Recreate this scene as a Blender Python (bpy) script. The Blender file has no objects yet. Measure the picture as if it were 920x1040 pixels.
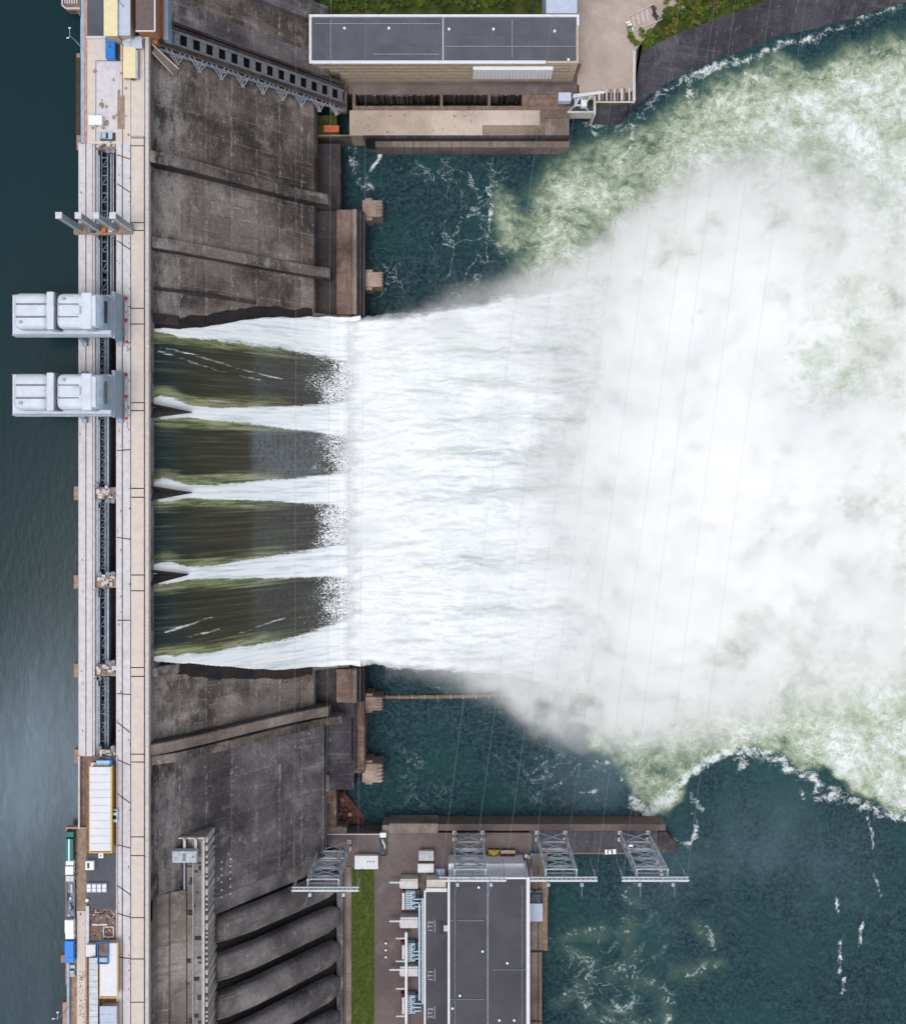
import bpy, math, random
import numpy as np
from mathutils import Vector
random.seed(7); rng=np.random.RandomState(5)
sc=bpy.context.scene; COL=sc.collection
F=1177.0; H=525.0; CX=460.0; CY=476.0
def PX(px,z): return (px-CX)*(H-z)/F
def PY(py,z): return (CY-py)*(H-z)/F
def S(c):  # sRGB 0-255 -> linear rgba
    r=[]
    for v in c:
        v/=255.0; r.append(v/12.92 if v<=.04045 else ((v+.055)/1.055)**2.4)
    return tuple(r)+(1.0,)

# ---------------------------------------------------------------- node helper
class N:
    def __init__(s,name):
        s.mat=bpy.data.materials.new(name); s.mat.use_nodes=True
        s.t=s.mat.node_tree; s.t.nodes.clear()
        s.out=s.t.nodes.new('ShaderNodeOutputMaterial')
    def n(s,ty,**k):
        x=s.t.nodes.new(ty)
        for a,b in k.items(): setattr(x,a,b)
        return x
    def put(s,sock,v):
        if hasattr(v,'is_output') or isinstance(v,bpy.types.NodeSocket): s.t.links.new(v,sock)
        else:
            if isinstance(v,(tuple,list)) and sock.type=='RGBA' and len(v)==3: v=tuple(v)+(1,)
            sock.default_value=v
    def pos(s): return s.n('ShaderNodeNewGeometry').outputs['Position']
    def objc(s): return s.n('ShaderNodeTexCoord').outputs['Object']
    def attr(s,a): return s.n('ShaderNodeAttribute',attribute_name=a).outputs['Fac']
    def sc(s,v,k):
        x=s.n('ShaderNodeVectorMath',operation='MULTIPLY'); s.put(x.inputs[0],v); x.inputs[1].default_value=k; return x.outputs[0]
    def add(s,v,k):
        x=s.n('ShaderNodeVectorMath',operation='ADD'); s.put(x.inputs[0],v); s.put(x.inputs[1],k); return x.outputs[0]
    def noise(s,v,scale,det=4,rough=.55,dist=0,col=False):
        x=s.n('ShaderNodeTexNoise'); s.put(x.inputs['Vector'],v); x.inputs['Scale'].default_value=scale
        x.inputs['Detail'].default_value=det; x.inputs['Roughness'].default_value=rough; x.inputs['Distortion'].default_value=dist
        return x.outputs['Color' if col else 'Fac']
    def vor(s,v,scale,feat='F1',rand=1):
        x=s.n('ShaderNodeTexVoronoi',feature=feat); s.put(x.inputs['Vector'],v); x.inputs['Scale'].default_value=scale
        x.inputs['Randomness'].default_value=rand
        return x.outputs['Distance']
    def mr(s,f,a,b,c=0.,d=1.,smooth=True):
        x=s.n('ShaderNodeMapRange',interpolation_type='SMOOTHSTEP' if smooth else 'LINEAR'); 
        for i,v in enumerate((f,a,b,c,d)): s.put(x.inputs[i],v)
        return x.outputs[0]
    def m(s,op,a,b=0.,c=None,clamp=False):
        x=s.n('ShaderNodeMath',operation=op,use_clamp=clamp); s.put(x.inputs[0],a); s.put(x.inputs[1],b)
        if c is not None: s.put(x.inputs[2],c)
        return x.outputs[0]
    def mix(s,f,a,b,bt='MIX'):
        x=s.n('ShaderNodeMix',data_type='RGBA',blend_type=bt); s.put(x.inputs[0],f); s.put(x.inputs[6],a); s.put(x.inputs[7],b); return x.outputs[2]
    def ramp(s,f,st):
        x=s.n('ShaderNodeValToRGB'); e=x.color_ramp.elements
        while len(e)<len(st): e.new(.5)
        for q,(p,c) in zip(e,st):
            q.position=p; q.color=c if len(c)==4 else tuple(c)+(1,)
        s.put(x.inputs[0],f); return x.outputs[0]
    def sep(s,v):
        x=s.n('ShaderNodeSeparateXYZ'); s.put(x.inputs[0],v); return x.outputs
    def comb(s,a,b,c=0.):
        x=s.n('ShaderNodeCombineXYZ'); s.put(x.inputs[0],a); s.put(x.inputs[1],b); s.put(x.inputs[2],c); return x.outputs[0]
    def bump(s,h,st=.3,d=.2):
        x=s.n('ShaderNodeBump'); x.inputs['Strength'].default_value=st; x.inputs['Distance'].default_value=d; s.put(x.inputs['Height'],h); return x.outputs[0]
    def bsdf(s,col,rough=.8,spec=.3,metal=0.,nrm=None,alpha=None):
        b=s.n('ShaderNodeBsdfPrincipled'); s.put(b.inputs['Base Color'],col); s.put(b.inputs['Roughness'],rough)
        s.put(b.inputs['Specular IOR Level'],spec); s.put(b.inputs['Metallic'],metal)
        if nrm is not None: s.put(b.inputs['Normal'],nrm)
        if alpha is not None: s.put(b.inputs['Alpha'],alpha)
        s.t.links.new(b.outputs[0],s.out.inputs['Surface']); return b

M={}
def plain(name,rgb,rough=.7,metal=0.,var=.18,scale=.6,dirt=.25,spec=.3,grit=0.):
    """painted / roofing surface: base colour with mottling and dirt blotches"""
    n=N(name); p=n.pos(); c=S(rgb)
    dk=tuple(v*(1-var) for v in c[:3]); lt=tuple(min(1,v*(1+var)) for v in c[:3])
    f=n.noise(p,scale,5,.6)
    col=n.mix(n.mr(f,.3,.7),dk,lt)
    d=n.mr(n.noise(n.add(p,(31.,7.,3.)),scale*.35,6,.7),.52,.75)
    dc=tuple(v*.45 for v in c[:3])
    col=n.mix(n.m('MULTIPLY',d,dirt),col,dc)
    if grit:
        g1=n.mr(n.noise(n.sc(p,(1.6,.9,1.)),1.,6,.8,.4),.57,.66); g2=n.mr(n.noise(n.sc(p,(.9,.06,.3)),1.,4,.7),.5,.7)
        col=n.mix(n.m('MULTIPLY',g1,n.m('MULTIPLY',g2,grit)),col,tuple(v*.35 for v in c[:3])); col=n.mix(n.m('MULTIPLY',g2,grit*.35),col,tuple(v*.6 for v in c[:3]))
    n.bsdf(col,rough,spec,metal,n.bump(f,.15,.05)); M[name]=n.mat; return n.mat

def concrete(name,base,dark,light,lines=True,brown=None,lw=.35,row=8.,bw=10.,eff=.6,cells=.75,seed=0.,weave=1.,top=0.):
    n=N(name); p0=n.pos(); p=n.add(p0,(seed,seed*1.7,0.)); x,y,z=n.sep(p); x0=n.sep(p0)[0]
    b=S(base);d=S(dark);l=S(light)
    big=n.noise(p,.035,6,.65,.3); big2=n.noise(n.add(p,(140.,20.,60.)),.09,5,.65)
    col=n.mix(n.mr(big,.36,.62),d,b)
    col=n.mix(n.m('MULTIPLY',n.mr(big2,.52,.74),.55),col,l)
    # runs along the slope
    st=n.noise(n.sc(p,(.045,.4,.05)),1.,6,.7,.3)
    col=n.mix(n.m('MULTIPLY',n.mr(st,.52,.74),.5*weave),col,d)
    sw=n.m('MULTIPLY',n.mr(n.noise(n.sc(n.add(p,(3.,210.,0.)),(.035,.75,.05)),1.,6,.75,.3),.54,.70),n.mr(n.noise(n.add(p,(55.,5.,0.)),.03,4,.6),.42,.6))
    col=n.mix(n.m('MULTIPLY',sw,.6*weave),col,l)
    # board marks across the slope, only in patches
    bd=n.noise(n.sc(p,(.8,.11,.4)),1.,5,.72,.4); bm_=n.mr(n.noise(n.add(p,(15.,80.,2.)),.05,4,.6),.42,.62)
    col=n.mix(n.m('MULTIPLY',n.m('MULTIPLY',n.mr(bd,.52,.72),.5*weave),bm_),col,l)
    col=n.mix(n.m('MULTIPLY',n.m('MULTIPLY',n.mr(bd,.48,.3),.6*weave),bm_),col,d)
    if brown:
        bf=n.noise(n.sc(n.add(p,(11.,0.,5.)),(.03,.10,.03)),1.,5,.65)
        col=n.mix(n.m('MULTIPLY',n.mr(bf,.48,.7),.5),col,S(brown))
    if lines:
        v=n.comb(y,x)
        br=n.n('ShaderNodeTexBrick'); n.put(br.inputs['Vector'],v)
        br.offset=.0; br.inputs['Scale'].default_value=1.; br.inputs['Brick Width'].default_value=bw; br.inputs['Row Height'].default_value=row
        br.inputs['Mortar Size'].default_value=.11; br.inputs['Mortar Smooth'].default_value=.5; br.inputs['Bias'].default_value=0.
        br.inputs['Color1'].default_value=(.2,.2,.2,1); br.inputs['Color2'].default_value=(.8,.8,.8,1); br.inputs['Mortar'].default_value=(.5,.5,.5,1)
        tone=n.mr(br.outputs['Color'],.2,.8,.72,1.25,False)
        hs=n.n('ShaderNodeHueSaturation'); n.put(hs.inputs['Color'],col); n.put(hs.inputs['Value'],n.m('ADD',n.m('MULTIPLY',tone,cells),1-cells)); col=hs.outputs[0]
        brk=n.mr(n.noise(n.sc(p,(.3,.3,.3)),1.,4,.7),.42,.62)
        ln=n.m('MULTIPLY',br.outputs['Fac'],brk)
        col=n.mix(n.m('MULTIPLY',ln,lw),col,l)
        b2=n.n('ShaderNodeTexBrick'); n.put(b2.inputs['Vector'],v); b2.offset=.0; b2.inputs['Scale'].default_value=1.; b2.inputs['Brick Width'].default_value=bw*50; b2.inputs['Row Height'].default_value=row; b2.inputs['Mortar Size'].default_value=.75; b2.inputs['Mortar Smooth'].default_value=1.
        lm=n.m('MULTIPLY',b2.outputs['Fac'],n.mr(n.noise(n.sc(p,(.55,.30,.3)),1.,6,.8,.5),.53,.66))
        col=n.mix(n.m('MULTIPLY',lm,eff),col,S((190,184,180)))
        # damp joint lines running down the slope
        dj=n.mr(n.m('ABSOLUTE',n.m('SUBTRACT',n.m('FRACT',n.m('DIVIDE',y,bw*1.5)),.5)),.492,.499)
        col=n.mix(n.m('MULTIPLY',dj,n.m('MULTIPLY',brk,.7)),col,d)
    if top:   # lime wash weathered out below the crest
        tw=n.m('MULTIPLY',n.mr(n.m('ADD',x0,n.m('MULTIPLY',n.m('SUBTRACT',big2,.5),30.)),-98.,-107.),n.mr(n.noise(n.sc(p,(.3,.10,.1)),1.,6,.75),.40,.60))
        col=n.mix(n.m('MULTIPLY',tw,top),col,S((164,157,154)))
    # lime runs in patches
    e1=n.noise(n.sc(p,(.9,.4,.3)),1.,6,.78,.7); e2=n.noise(n.add(p,(71.,3.,9.)),.04,3,.5)
    e=n.m('MULTIPLY',n.mr(e1,.58,.68),n.mr(e2,.45,.6))
    col=n.mix(n.m('MULTIPLY',e,eff),col,S((196,190,187)))
    spk=n.m('MULTIPLY',n.mr(n.noise(p,1.5,5,.75),.64,.69),n.mr(n.noise(n.add(p,(5.,5.,99.)),.07,4,.6),.44,.6))
    col=n.mix(n.m('MULTIPLY',spk,eff*.7),col,S((186,181,178)))
    fine=n.noise(p,1.3,6,.75)
    col=n.mix(n.mr(fine,.3,.62,.55,0.),col,d); col=n.mix(n.mr(fine,.55,.75,0.,.3),col,l)
    n.bsdf(col,.88,.2,0.,n.bump(n.m('ADD',fine,bd),.5,.25)); M[name]=n.mat; return n.mat

concrete('spillway_concrete',(132,122,117),(60,52,51),(190,181,175),brown=(116,95,83),eff=1.,top=.8,lw=.75)
concrete('face_concrete',(116,110,113),(64,60,64),(178,173,173),eff=1.,lw=.5,cells=.6,seed=40.,top=.6,brown=(92,84,82))
concrete('wall_concrete',(146,134,126),(100,88,82),(176,166,158),lines=False,brown=(122,104,94),eff=.25)
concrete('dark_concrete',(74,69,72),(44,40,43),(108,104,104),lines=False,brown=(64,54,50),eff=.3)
concrete('pier_concrete',(184,162,150),(126,106,98),(208,191,180),lines=False,eff=.2)
concrete('toe_concrete',(134,112,102),(74,60,56),(182,160,146),lines=True,brown=(100,76,66),eff=.3,row=40.,bw=12.,cells=.3)
concrete('penstock_concrete',(140,134,134),(84,79,81),(186,180,178),lines=False,eff=1.,seed=90.,weave=.6)
concrete('pale_concrete',(200,185,174),(166,148,136),(218,207,198),lines=True,brown=(186,160,132),eff=.15,row=30.,bw=9.,cells=.25,weave=.3)
concrete('yard_concrete',(118,107,106),(94,84,85),(142,132,130),lines=False,brown=(108,96,90),eff=.15,weave=.15)
concrete('plaza_concrete',(180,167,158),(158,143,134),(198,187,179),lines=False,eff=.15,weave=.15)
concrete('bank_concrete',(84,81,90),(56,53,61),(130,126,130),lines=True,row=9.,bw=300.,eff=.5,cells=.4,weave=1.1)
concrete('wet_concrete',(50,45,47),(34,31,34),(76,70,70),lines=False,brown=(58,44,40),eff=.15)
concrete('intake_concrete',(150,142,137),(96,86,82),(190,183,178),lines=False,brown=(112,98,90),eff=.6,seed=17.,weave=1.4)

plain('road_beige',(203,192,184),.85,var=.06,scale=.35,dirt=.12,grit=.25)
plain('slab_pale',(200,196,200),.85,var=.09,scale=.5,dirt=.25,grit=.8)
plain('slab_rust',(176,140,126),.85,var=.2,scale=.5,dirt=.4)
plain('slab_brown',(120,100,92),.9,var=.3,scale=.5,dirt=.4)
plain('joint_dark',(72,60,55),.9,var=.2)
plain('parapet_pale',(198,190,186),.85,var=.12,scale=.9,dirt=.4,grit=.6)
plain('crane_white',(200,206,219),.5,var=.06,scale=.3,dirt=.16,spec=.35,grit=.3)
plain('crane_blue_grey',(150,166,184),.5,var=.12,scale=.4,dirt=.3)
plain('crane_groove',(112,116,128),.6)
plain('red_paint',(176,52,60),.6)
plain('steel_grey',(150,156,166),.5,var=.18,dirt=.3)
plain('steel_pale',(190,196,202),.5,var=.12,dirt=.2)
plain('steel_dark',(66,72,80),.6,var=.3,dirt=.4)
plain('trestle_slab',(108,110,116),.8,var=.25,scale=.8,dirt=.4)
plain('trestle_steel',(142,144,150),.6,var=.2,dirt=.35)
plain('steel_mid',(118,128,142),.55,var=.3,scale=1.,dirt=.5)
plain('cable_grey',(150,154,162),.5)
plain('cable_dark',(40,52,60),.5)
plain('roof_grey',(88,91,100),.9,var=.14,scale=.08,dirt=.35,grit=.35)
plain('hall_roof',(77,76,83),.9,var=.12,scale=.08,dirt=.35,grit=.3)
plain('roof_dark',(86,89,97),.9,var=.12,scale=.2,dirt=.3)
plain('roof_white',(214,214,220),.7,var=.04,scale=.3,dirt=.15)
plain('trim_white',(216,216,220),.7,var=.05,scale=.5,dirt=.15)
plain('roof_yellow',(222,208,170),.8,var=.05,dirt=.12)
plain('roof_blue_grey',(180,188,208),.7,var=.06,dirt=.15)
plain('roof_brown',(104,92,88),.85,var=.12,dirt=.3)
plain('brick_orange',(172,116,82),.9,var=.15,dirt=.3)
plain('paint_blue',(40,120,196),.45,var=.1,dirt=.2)
plain('paint_bright_blue',(20,124,216),.4,var=.06,dirt=.1)
plain('paint_teal',(12,98,100),.45,var=.1,dirt=.2)
plain('paint_yellow',(206,170,70),.5,var=.1,dirt=.3)
plain('paint_maroon',(98,52,50),.6,var=.2,dirt=.3)
plain('paint_orange',(190,104,66),.6,var=.15,dirt=.3)
plain('paint_white',(228,230,234),.5,var=.04,dirt=.12)
plain('glass_dark',(40,52,66),.15,var=.1,spec=.6)
plain('rubber',(32,32,34),.9)
plain('transformer_blue',(168,190,208),.5,var=.12,dirt=.3)
plain('wall_tan',(188,172,150),.9,var=.12,scale=.6,dirt=.35)
plain('rubble_brown',(98,66,58),.95,var=.4,scale=1.2,dirt=.5)
plain('tarp_grey',(176,180,190),.8,var=.15,dirt=.2)
plain('dirt_brown',(150,128,112),.95,var=.25,scale=.6,dirt=.4)
plain('wood_brown',(132,110,92),.9,var=.25)
plain('black_rock',(44,40,43),.95,var=.3,scale=.4,dirt=.4)
plain('wall_band',(166,150,130),.9,var=.15,dirt=.3)
plain('black_void',(16,16,18),.95)

def water_bump(n,p,k=1.):
    a=n.noise(n.sc(p,(1,1,1)),.22,5,.6,.4); b=n.noise(p,.9,3,.6)
    return n.bump(n.m('ADD',n.m('MULTIPLY',a,1.2),n.m('MULTIPLY',b,.35)),.35*k,1.2)

# reservoir
n=N('reservoir_water'); p=n.pos(); s=n.attr('reflection_tint')
wisp=n.noise(n.sc(n.add(p,(0.,0.,0.)),(.09,.022,.02)),1.,4,.6,.8)
f=n.m('MULTIPLY',s,n.mr(wisp,.25,.75,.55,1.05))
col=n.mix(f,S((17,44,50)),S((92,110,124)))  # pale cloud reflection painted into the water colour
col=n.mix(n.m('MULTIPLY',n.mr(n.noise(n.sc(p,(.5,.14,.1)),1.,4,.6),.5,.8),n.m('MULTIPLY',s,.35)),col,S((116,132,146)))
b=n.bsdf(col,.22,.12,0.,n.bump(n.noise(n.sc(p,(1.2,.5,1)),.35,4,.6),.12,.6)); M['reservoir_water']=n.mat

# river: attributes turb (aerated water) and foam (surface foam)
n=N('river_water'); p=n.pos(); T=n.attr('turb'); Fo=n.attr('foam'); Mi=n.attr('haze_tint')
wv=n.noise(p,.035,3,.5,0,True)
q=n.add(p,n.sc(n.add(wv,(-.5,-.5,-.5)),(14.,14.,0.)))
wv2=n.noise(q,.13,3,.5,0,True)
q2=n.add(q,n.sc(n.add(wv2,(-.5,-.5,-.5)),(2.6,2.6,0.)))
big=n.noise(q,.05,7,.66,0.); med=n.noise(n.sc(q2,(1.,1.25,1.)),.22,5,.6,.5); fin=n.noise(q2,.95,6,.78,.2)
rip=n.noise(p,.6,6,.68,.6)
deep=n.mix(n.mr(rip,.37,.66),S((14,38,46)),S((48,76,84)))
deep=n.mix(n.m('MULTIPLY',n.mr(n.noise(q,.025,5,.6),.4,.65),.7),deep,S((32,70,70)))
deep=n.mix(n.m('MULTIPLY',n.mr(med,.5,.72),.45),deep,S((58,92,96)))
tf=n.m('ADD',T,n.m('MULTIPLY',n.m('ADD',n.m('MULTIPLY',n.m('SUBTRACT',big,.5),1.3),n.m('MULTIPLY',n.m('SUBTRACT',med,.5),1.0)),n.mr(T,0.,.35,0.,1.)))
tcol=n.ramp(tf,[(0.,S((34,74,80))),(.2,S((84,106,92))),(.40,S((136,150,126))),(.62,S((174,184,164))),(.84,S((204,212,207))),(1.,S((236,239,242)))])
col=n.mix(n.mr(T,.02,.3),deep,tcol)
# white crests inside aerated water
ridge=n.m('MINIMUM',n.m('ABSOLUTE',n.m('SUBTRACT',n.noise(q2,.11,3,.55,.9),.5)),n.m('ABSOLUTE',n.m('SUBTRACT',n.noise(n.add(q2,(33.,8.,1.)),.24,3,.6,.7),.5)))
cr=n.m('MULTIPLY',n.mr(ridge,.045,.0),n.m('MULTIPLY',n.mr(n.m('ADD',n.m('MULTIPLY',fin,.5),n.m('MULTIPLY',big,.5)),.44,.58),n.mr(T,.15,.6)))
col=n.mix(n.m('MULTIPLY',cr,.85),col,S((232,238,232)))
dk=n.m('MULTIPLY',n.mr(fin,.46,.3),n.m('MULTIPLY',n.mr(med,.52,.36),n.mr(T,.1,.4)))
col=n.mix(n.m('MULTIPLY',dk,.55),col,S((96,112,96)))
col=n.mix(n.m('MULTIPLY',Mi,.8),col,S((120,142,156)))
# foam lines, rafts and flecks
ff=n.m('ADD',Fo,n.m('MULTIPLY',n.m('ADD',n.m('SUBTRACT',med,.5),n.m('MULTIPLY',n.m('SUBTRACT',fin,.5),.9)),1.7))
fm=n.m('MULTIPLY',n.mr(ff,.42,.95),n.mr(Fo,.03,.14))
col=n.mix(n.m('MULTIPLY',fm,.92),col,S((226,234,234)))
fa=n.attr('fleck')
fil=n.m('MULTIPLY',n.mr(n.m('ABSOLUTE',n.m('SUBTRACT',n.noise(q2,.085,4,.6,.6),.5)),.022,.0),n.m('MULTIPLY',n.mr(fin,.42,.62),n.mr(n.noise(n.add(q,(40.,9.,0.)),.03,3,.5),.46,.6)))
fleck=n.m('MAXIMUM',n.m('MULTIPLY',n.mr(n.noise(q2,.6,5,.78,1.),.66,.74),n.mr(fa,.1,.9)),n.m('MULTIPLY',fil,fa))
col=n.mix(fleck,col,S((206,220,222)))
rough=n.mr(n.m('ADD',T,fm),.1,.6,.25,.8)
hb=n.m('ADD',n.m('MULTIPLY',med,1.),n.m('MULTIPLY',fin,.8))
n.bsdf(col,rough,.12,0.,n.bump(n.m('ADD',hb,rip),.55,1.1)); M['river_water']=n.mat

# water running down the chute
n=N('chute_water'); p=n.pos(); g=n.attr('green'); f=n.attr('foam'); sp=n.attr('speck')
x,y,z=n.sep(p)
str_=n.noise(n.sc(p,(.035,.9,.02)),1.,5,.65,.2); fine=n.noise(n.sc(p,(.5,1.1,.3)),1.,5,.7)
dark=n.mix(n.mr(x,-112.,-96.),S((30,50,52)),S((62,60,50)))
dark=n.mix(n.m('MULTIPLY',n.mr(str_,.45,.7),.6),dark,S((88,90,76)))
dark=n.mix(n.m('MULTIPLY',n.mr(str_,.48,.3),.5),dark,S((40,44,40)))
st3=n.noise(n.sc(p,(.055,.55,.05)),1.,6,.7,.2); gc=n.mix(n.mr(st3,.36,.64),S((84,90,60)),S((156,162,124)))
gc=n.mix(n.mr(n.noise(n.sc(p,(.04,1.1,.05)),1.,5,.7),.55,.72,0.,.7),gc,S((204,210,200)))
col=n.mix(n.mr(n.m('ADD',g,n.m('MULTIPLY',n.m('SUBTRACT',str_,.5),1.9)),.15,1.05),dark,gc)
wf=n.m('ADD',n.m('ADD',f,n.m('MULTIPLY',n.m('MULTIPLY',n.m('SUBTRACT',n.noise(n.sc(p,(.45,1.7,.5)),1.,5,.8,.4),.5),1.7),n.mr(g,.05,.5))),n.m('ADD',n.m('MULTIPLY',n.m('SUBTRACT',str_,.5),1.7),n.m('MULTIPLY',n.m('SUBTRACT',fine,.5),1.1)))
white=n.mix(n.mr(n.noise(n.sc(p,(.05,.8,.05)),1.,6,.7,.2),.3,.55),S((196,205,212)),S((240,243,245)))
fm=n.mr(wf,.28,.95)
spn=n.noise(n.sc(p,(1.3,1.7,.5)),1.,4,.8,.6)
sm=n.mr(n.m('ADD',spn,n.m('MULTIPLY',sp,.27)),.70,.75)
spm=n.m('MULTIPLY',sm,n.mr(sp,.02,.15))
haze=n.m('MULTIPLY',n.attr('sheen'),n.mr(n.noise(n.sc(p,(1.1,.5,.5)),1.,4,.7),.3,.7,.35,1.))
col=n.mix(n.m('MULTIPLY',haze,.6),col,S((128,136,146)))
fm=n.m('MAXIMUM',fm,spm)
col=n.mix(fm,col,white)
n.bsdf(col,n.mr(fm,0.,1.,.22,.8),.15,0.,n.bump(n.m('ADD',n.m('MULTIPLY',fine,.3),str_),.25,.4)); M['chute_water']=n.mat

# airborne white water
n=N('white_water'); p=n.pos(); w=n.attr('thick'); tr=n.attr('trough')
wv=n.noise(p,.08,3,.5,0,True); q=n.add(p,n.sc(n.add(wv,(-.5,-.5,-.5)),(6.,6.,2.)))
a=n.noise(n.sc(q,(.07,.6,.2)),1.,7,.7,.3); b_=n.noise(n.sc(q,(.38,1.3,.4)),1.,6,.75,.3)
tx=n.noise(n.sc(q,(.5,.12,.2)),1.,4,.6)
col=n.mix(n.mr(n.m('ADD',n.m('MULTIPLY',a,.6),n.m('MULTIPLY',b_,.4)),.34,.58),S((208,214,218)),S((240,243,245)))
sg=n.noise(n.sc(q,(.035,.06,.05)),1.,4,.6,.4); col=n.mix(n.m('MULTIPLY',n.mr(sg,.5,.68),.5),col,S((212,218,220)))
clump=n.mr(n.noise(n.sc(q,(.28,.35,.2)),1.,6,.75,.2),.56,.70); col=n.mix(n.m('MULTIPLY',clump,.55),col,S((206,213,216)))
col=n.mix(n.m('MULTIPLY',n.mr(tx,.55,.75),.25),col,S((214,220,224)))
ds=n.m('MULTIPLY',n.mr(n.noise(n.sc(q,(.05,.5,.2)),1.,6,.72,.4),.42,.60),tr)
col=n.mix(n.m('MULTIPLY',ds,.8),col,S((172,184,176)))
al=n.mr(n.m('ADD',w,n.m('MULTIPLY',n.m('ADD',n.m('SUBTRACT',a,.5),n.m('SUBTRACT',b_,.5)),n.mr(w,1.,.6,.0,1.3))),.12,.78)
al=n.m('MULTIPLY',al,n.attr('fade'))
n.bsdf(col,.9,.1,0.,n.bump(n.m('ADD',a,n.m('MULTIPLY',b_,.8)),.4,.9),al); M['white_water']=n.mat

# grass and leaves
n=N('lawn_grass'); p=n.pos()
gl=n.mix(n.mr(n.noise(p,.8,6,.7),.3,.7),S((52,64,26)),S((80,92,42)))
gl=n.mix(n.m('MULTIPLY',n.mr(n.noise(n.sc(p,(.5,.12,1.)),1.,6,.7),.52,.7),.6),gl,S((112,106,66)))
n.bsdf(gl,.95,.1,0.,n.bump(n.noise(p,3.,4,.7),.5,.2)); M['lawn_grass']=n.mat
n=N('wild_grass'); p=n.pos()
n.bsdf(n.mix(n.mr(n.noise(p,.15,6,.7),.3,.7),S((44,54,26)),S((84,90,46))),.95,.1,0.,n.bump(n.noise(p,2.,4,.7),.6,.4)); M['wild_grass']=n.mat
for i,(a,b) in enumerate([((44,62,24),(96,116,52)),((58,78,24),(116,134,56)),((74,76,28),(132,128,56))]):
    n=N('leaves_%s'%('deep','fresh','olive')[i]); p=n.pos()
    n.bsdf(n.mix(n.mr(n.noise(p,.9,4,.7),.3,.7),S(a),S(b)),.8,.2); M[n.mat.name]=n.mat

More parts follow.
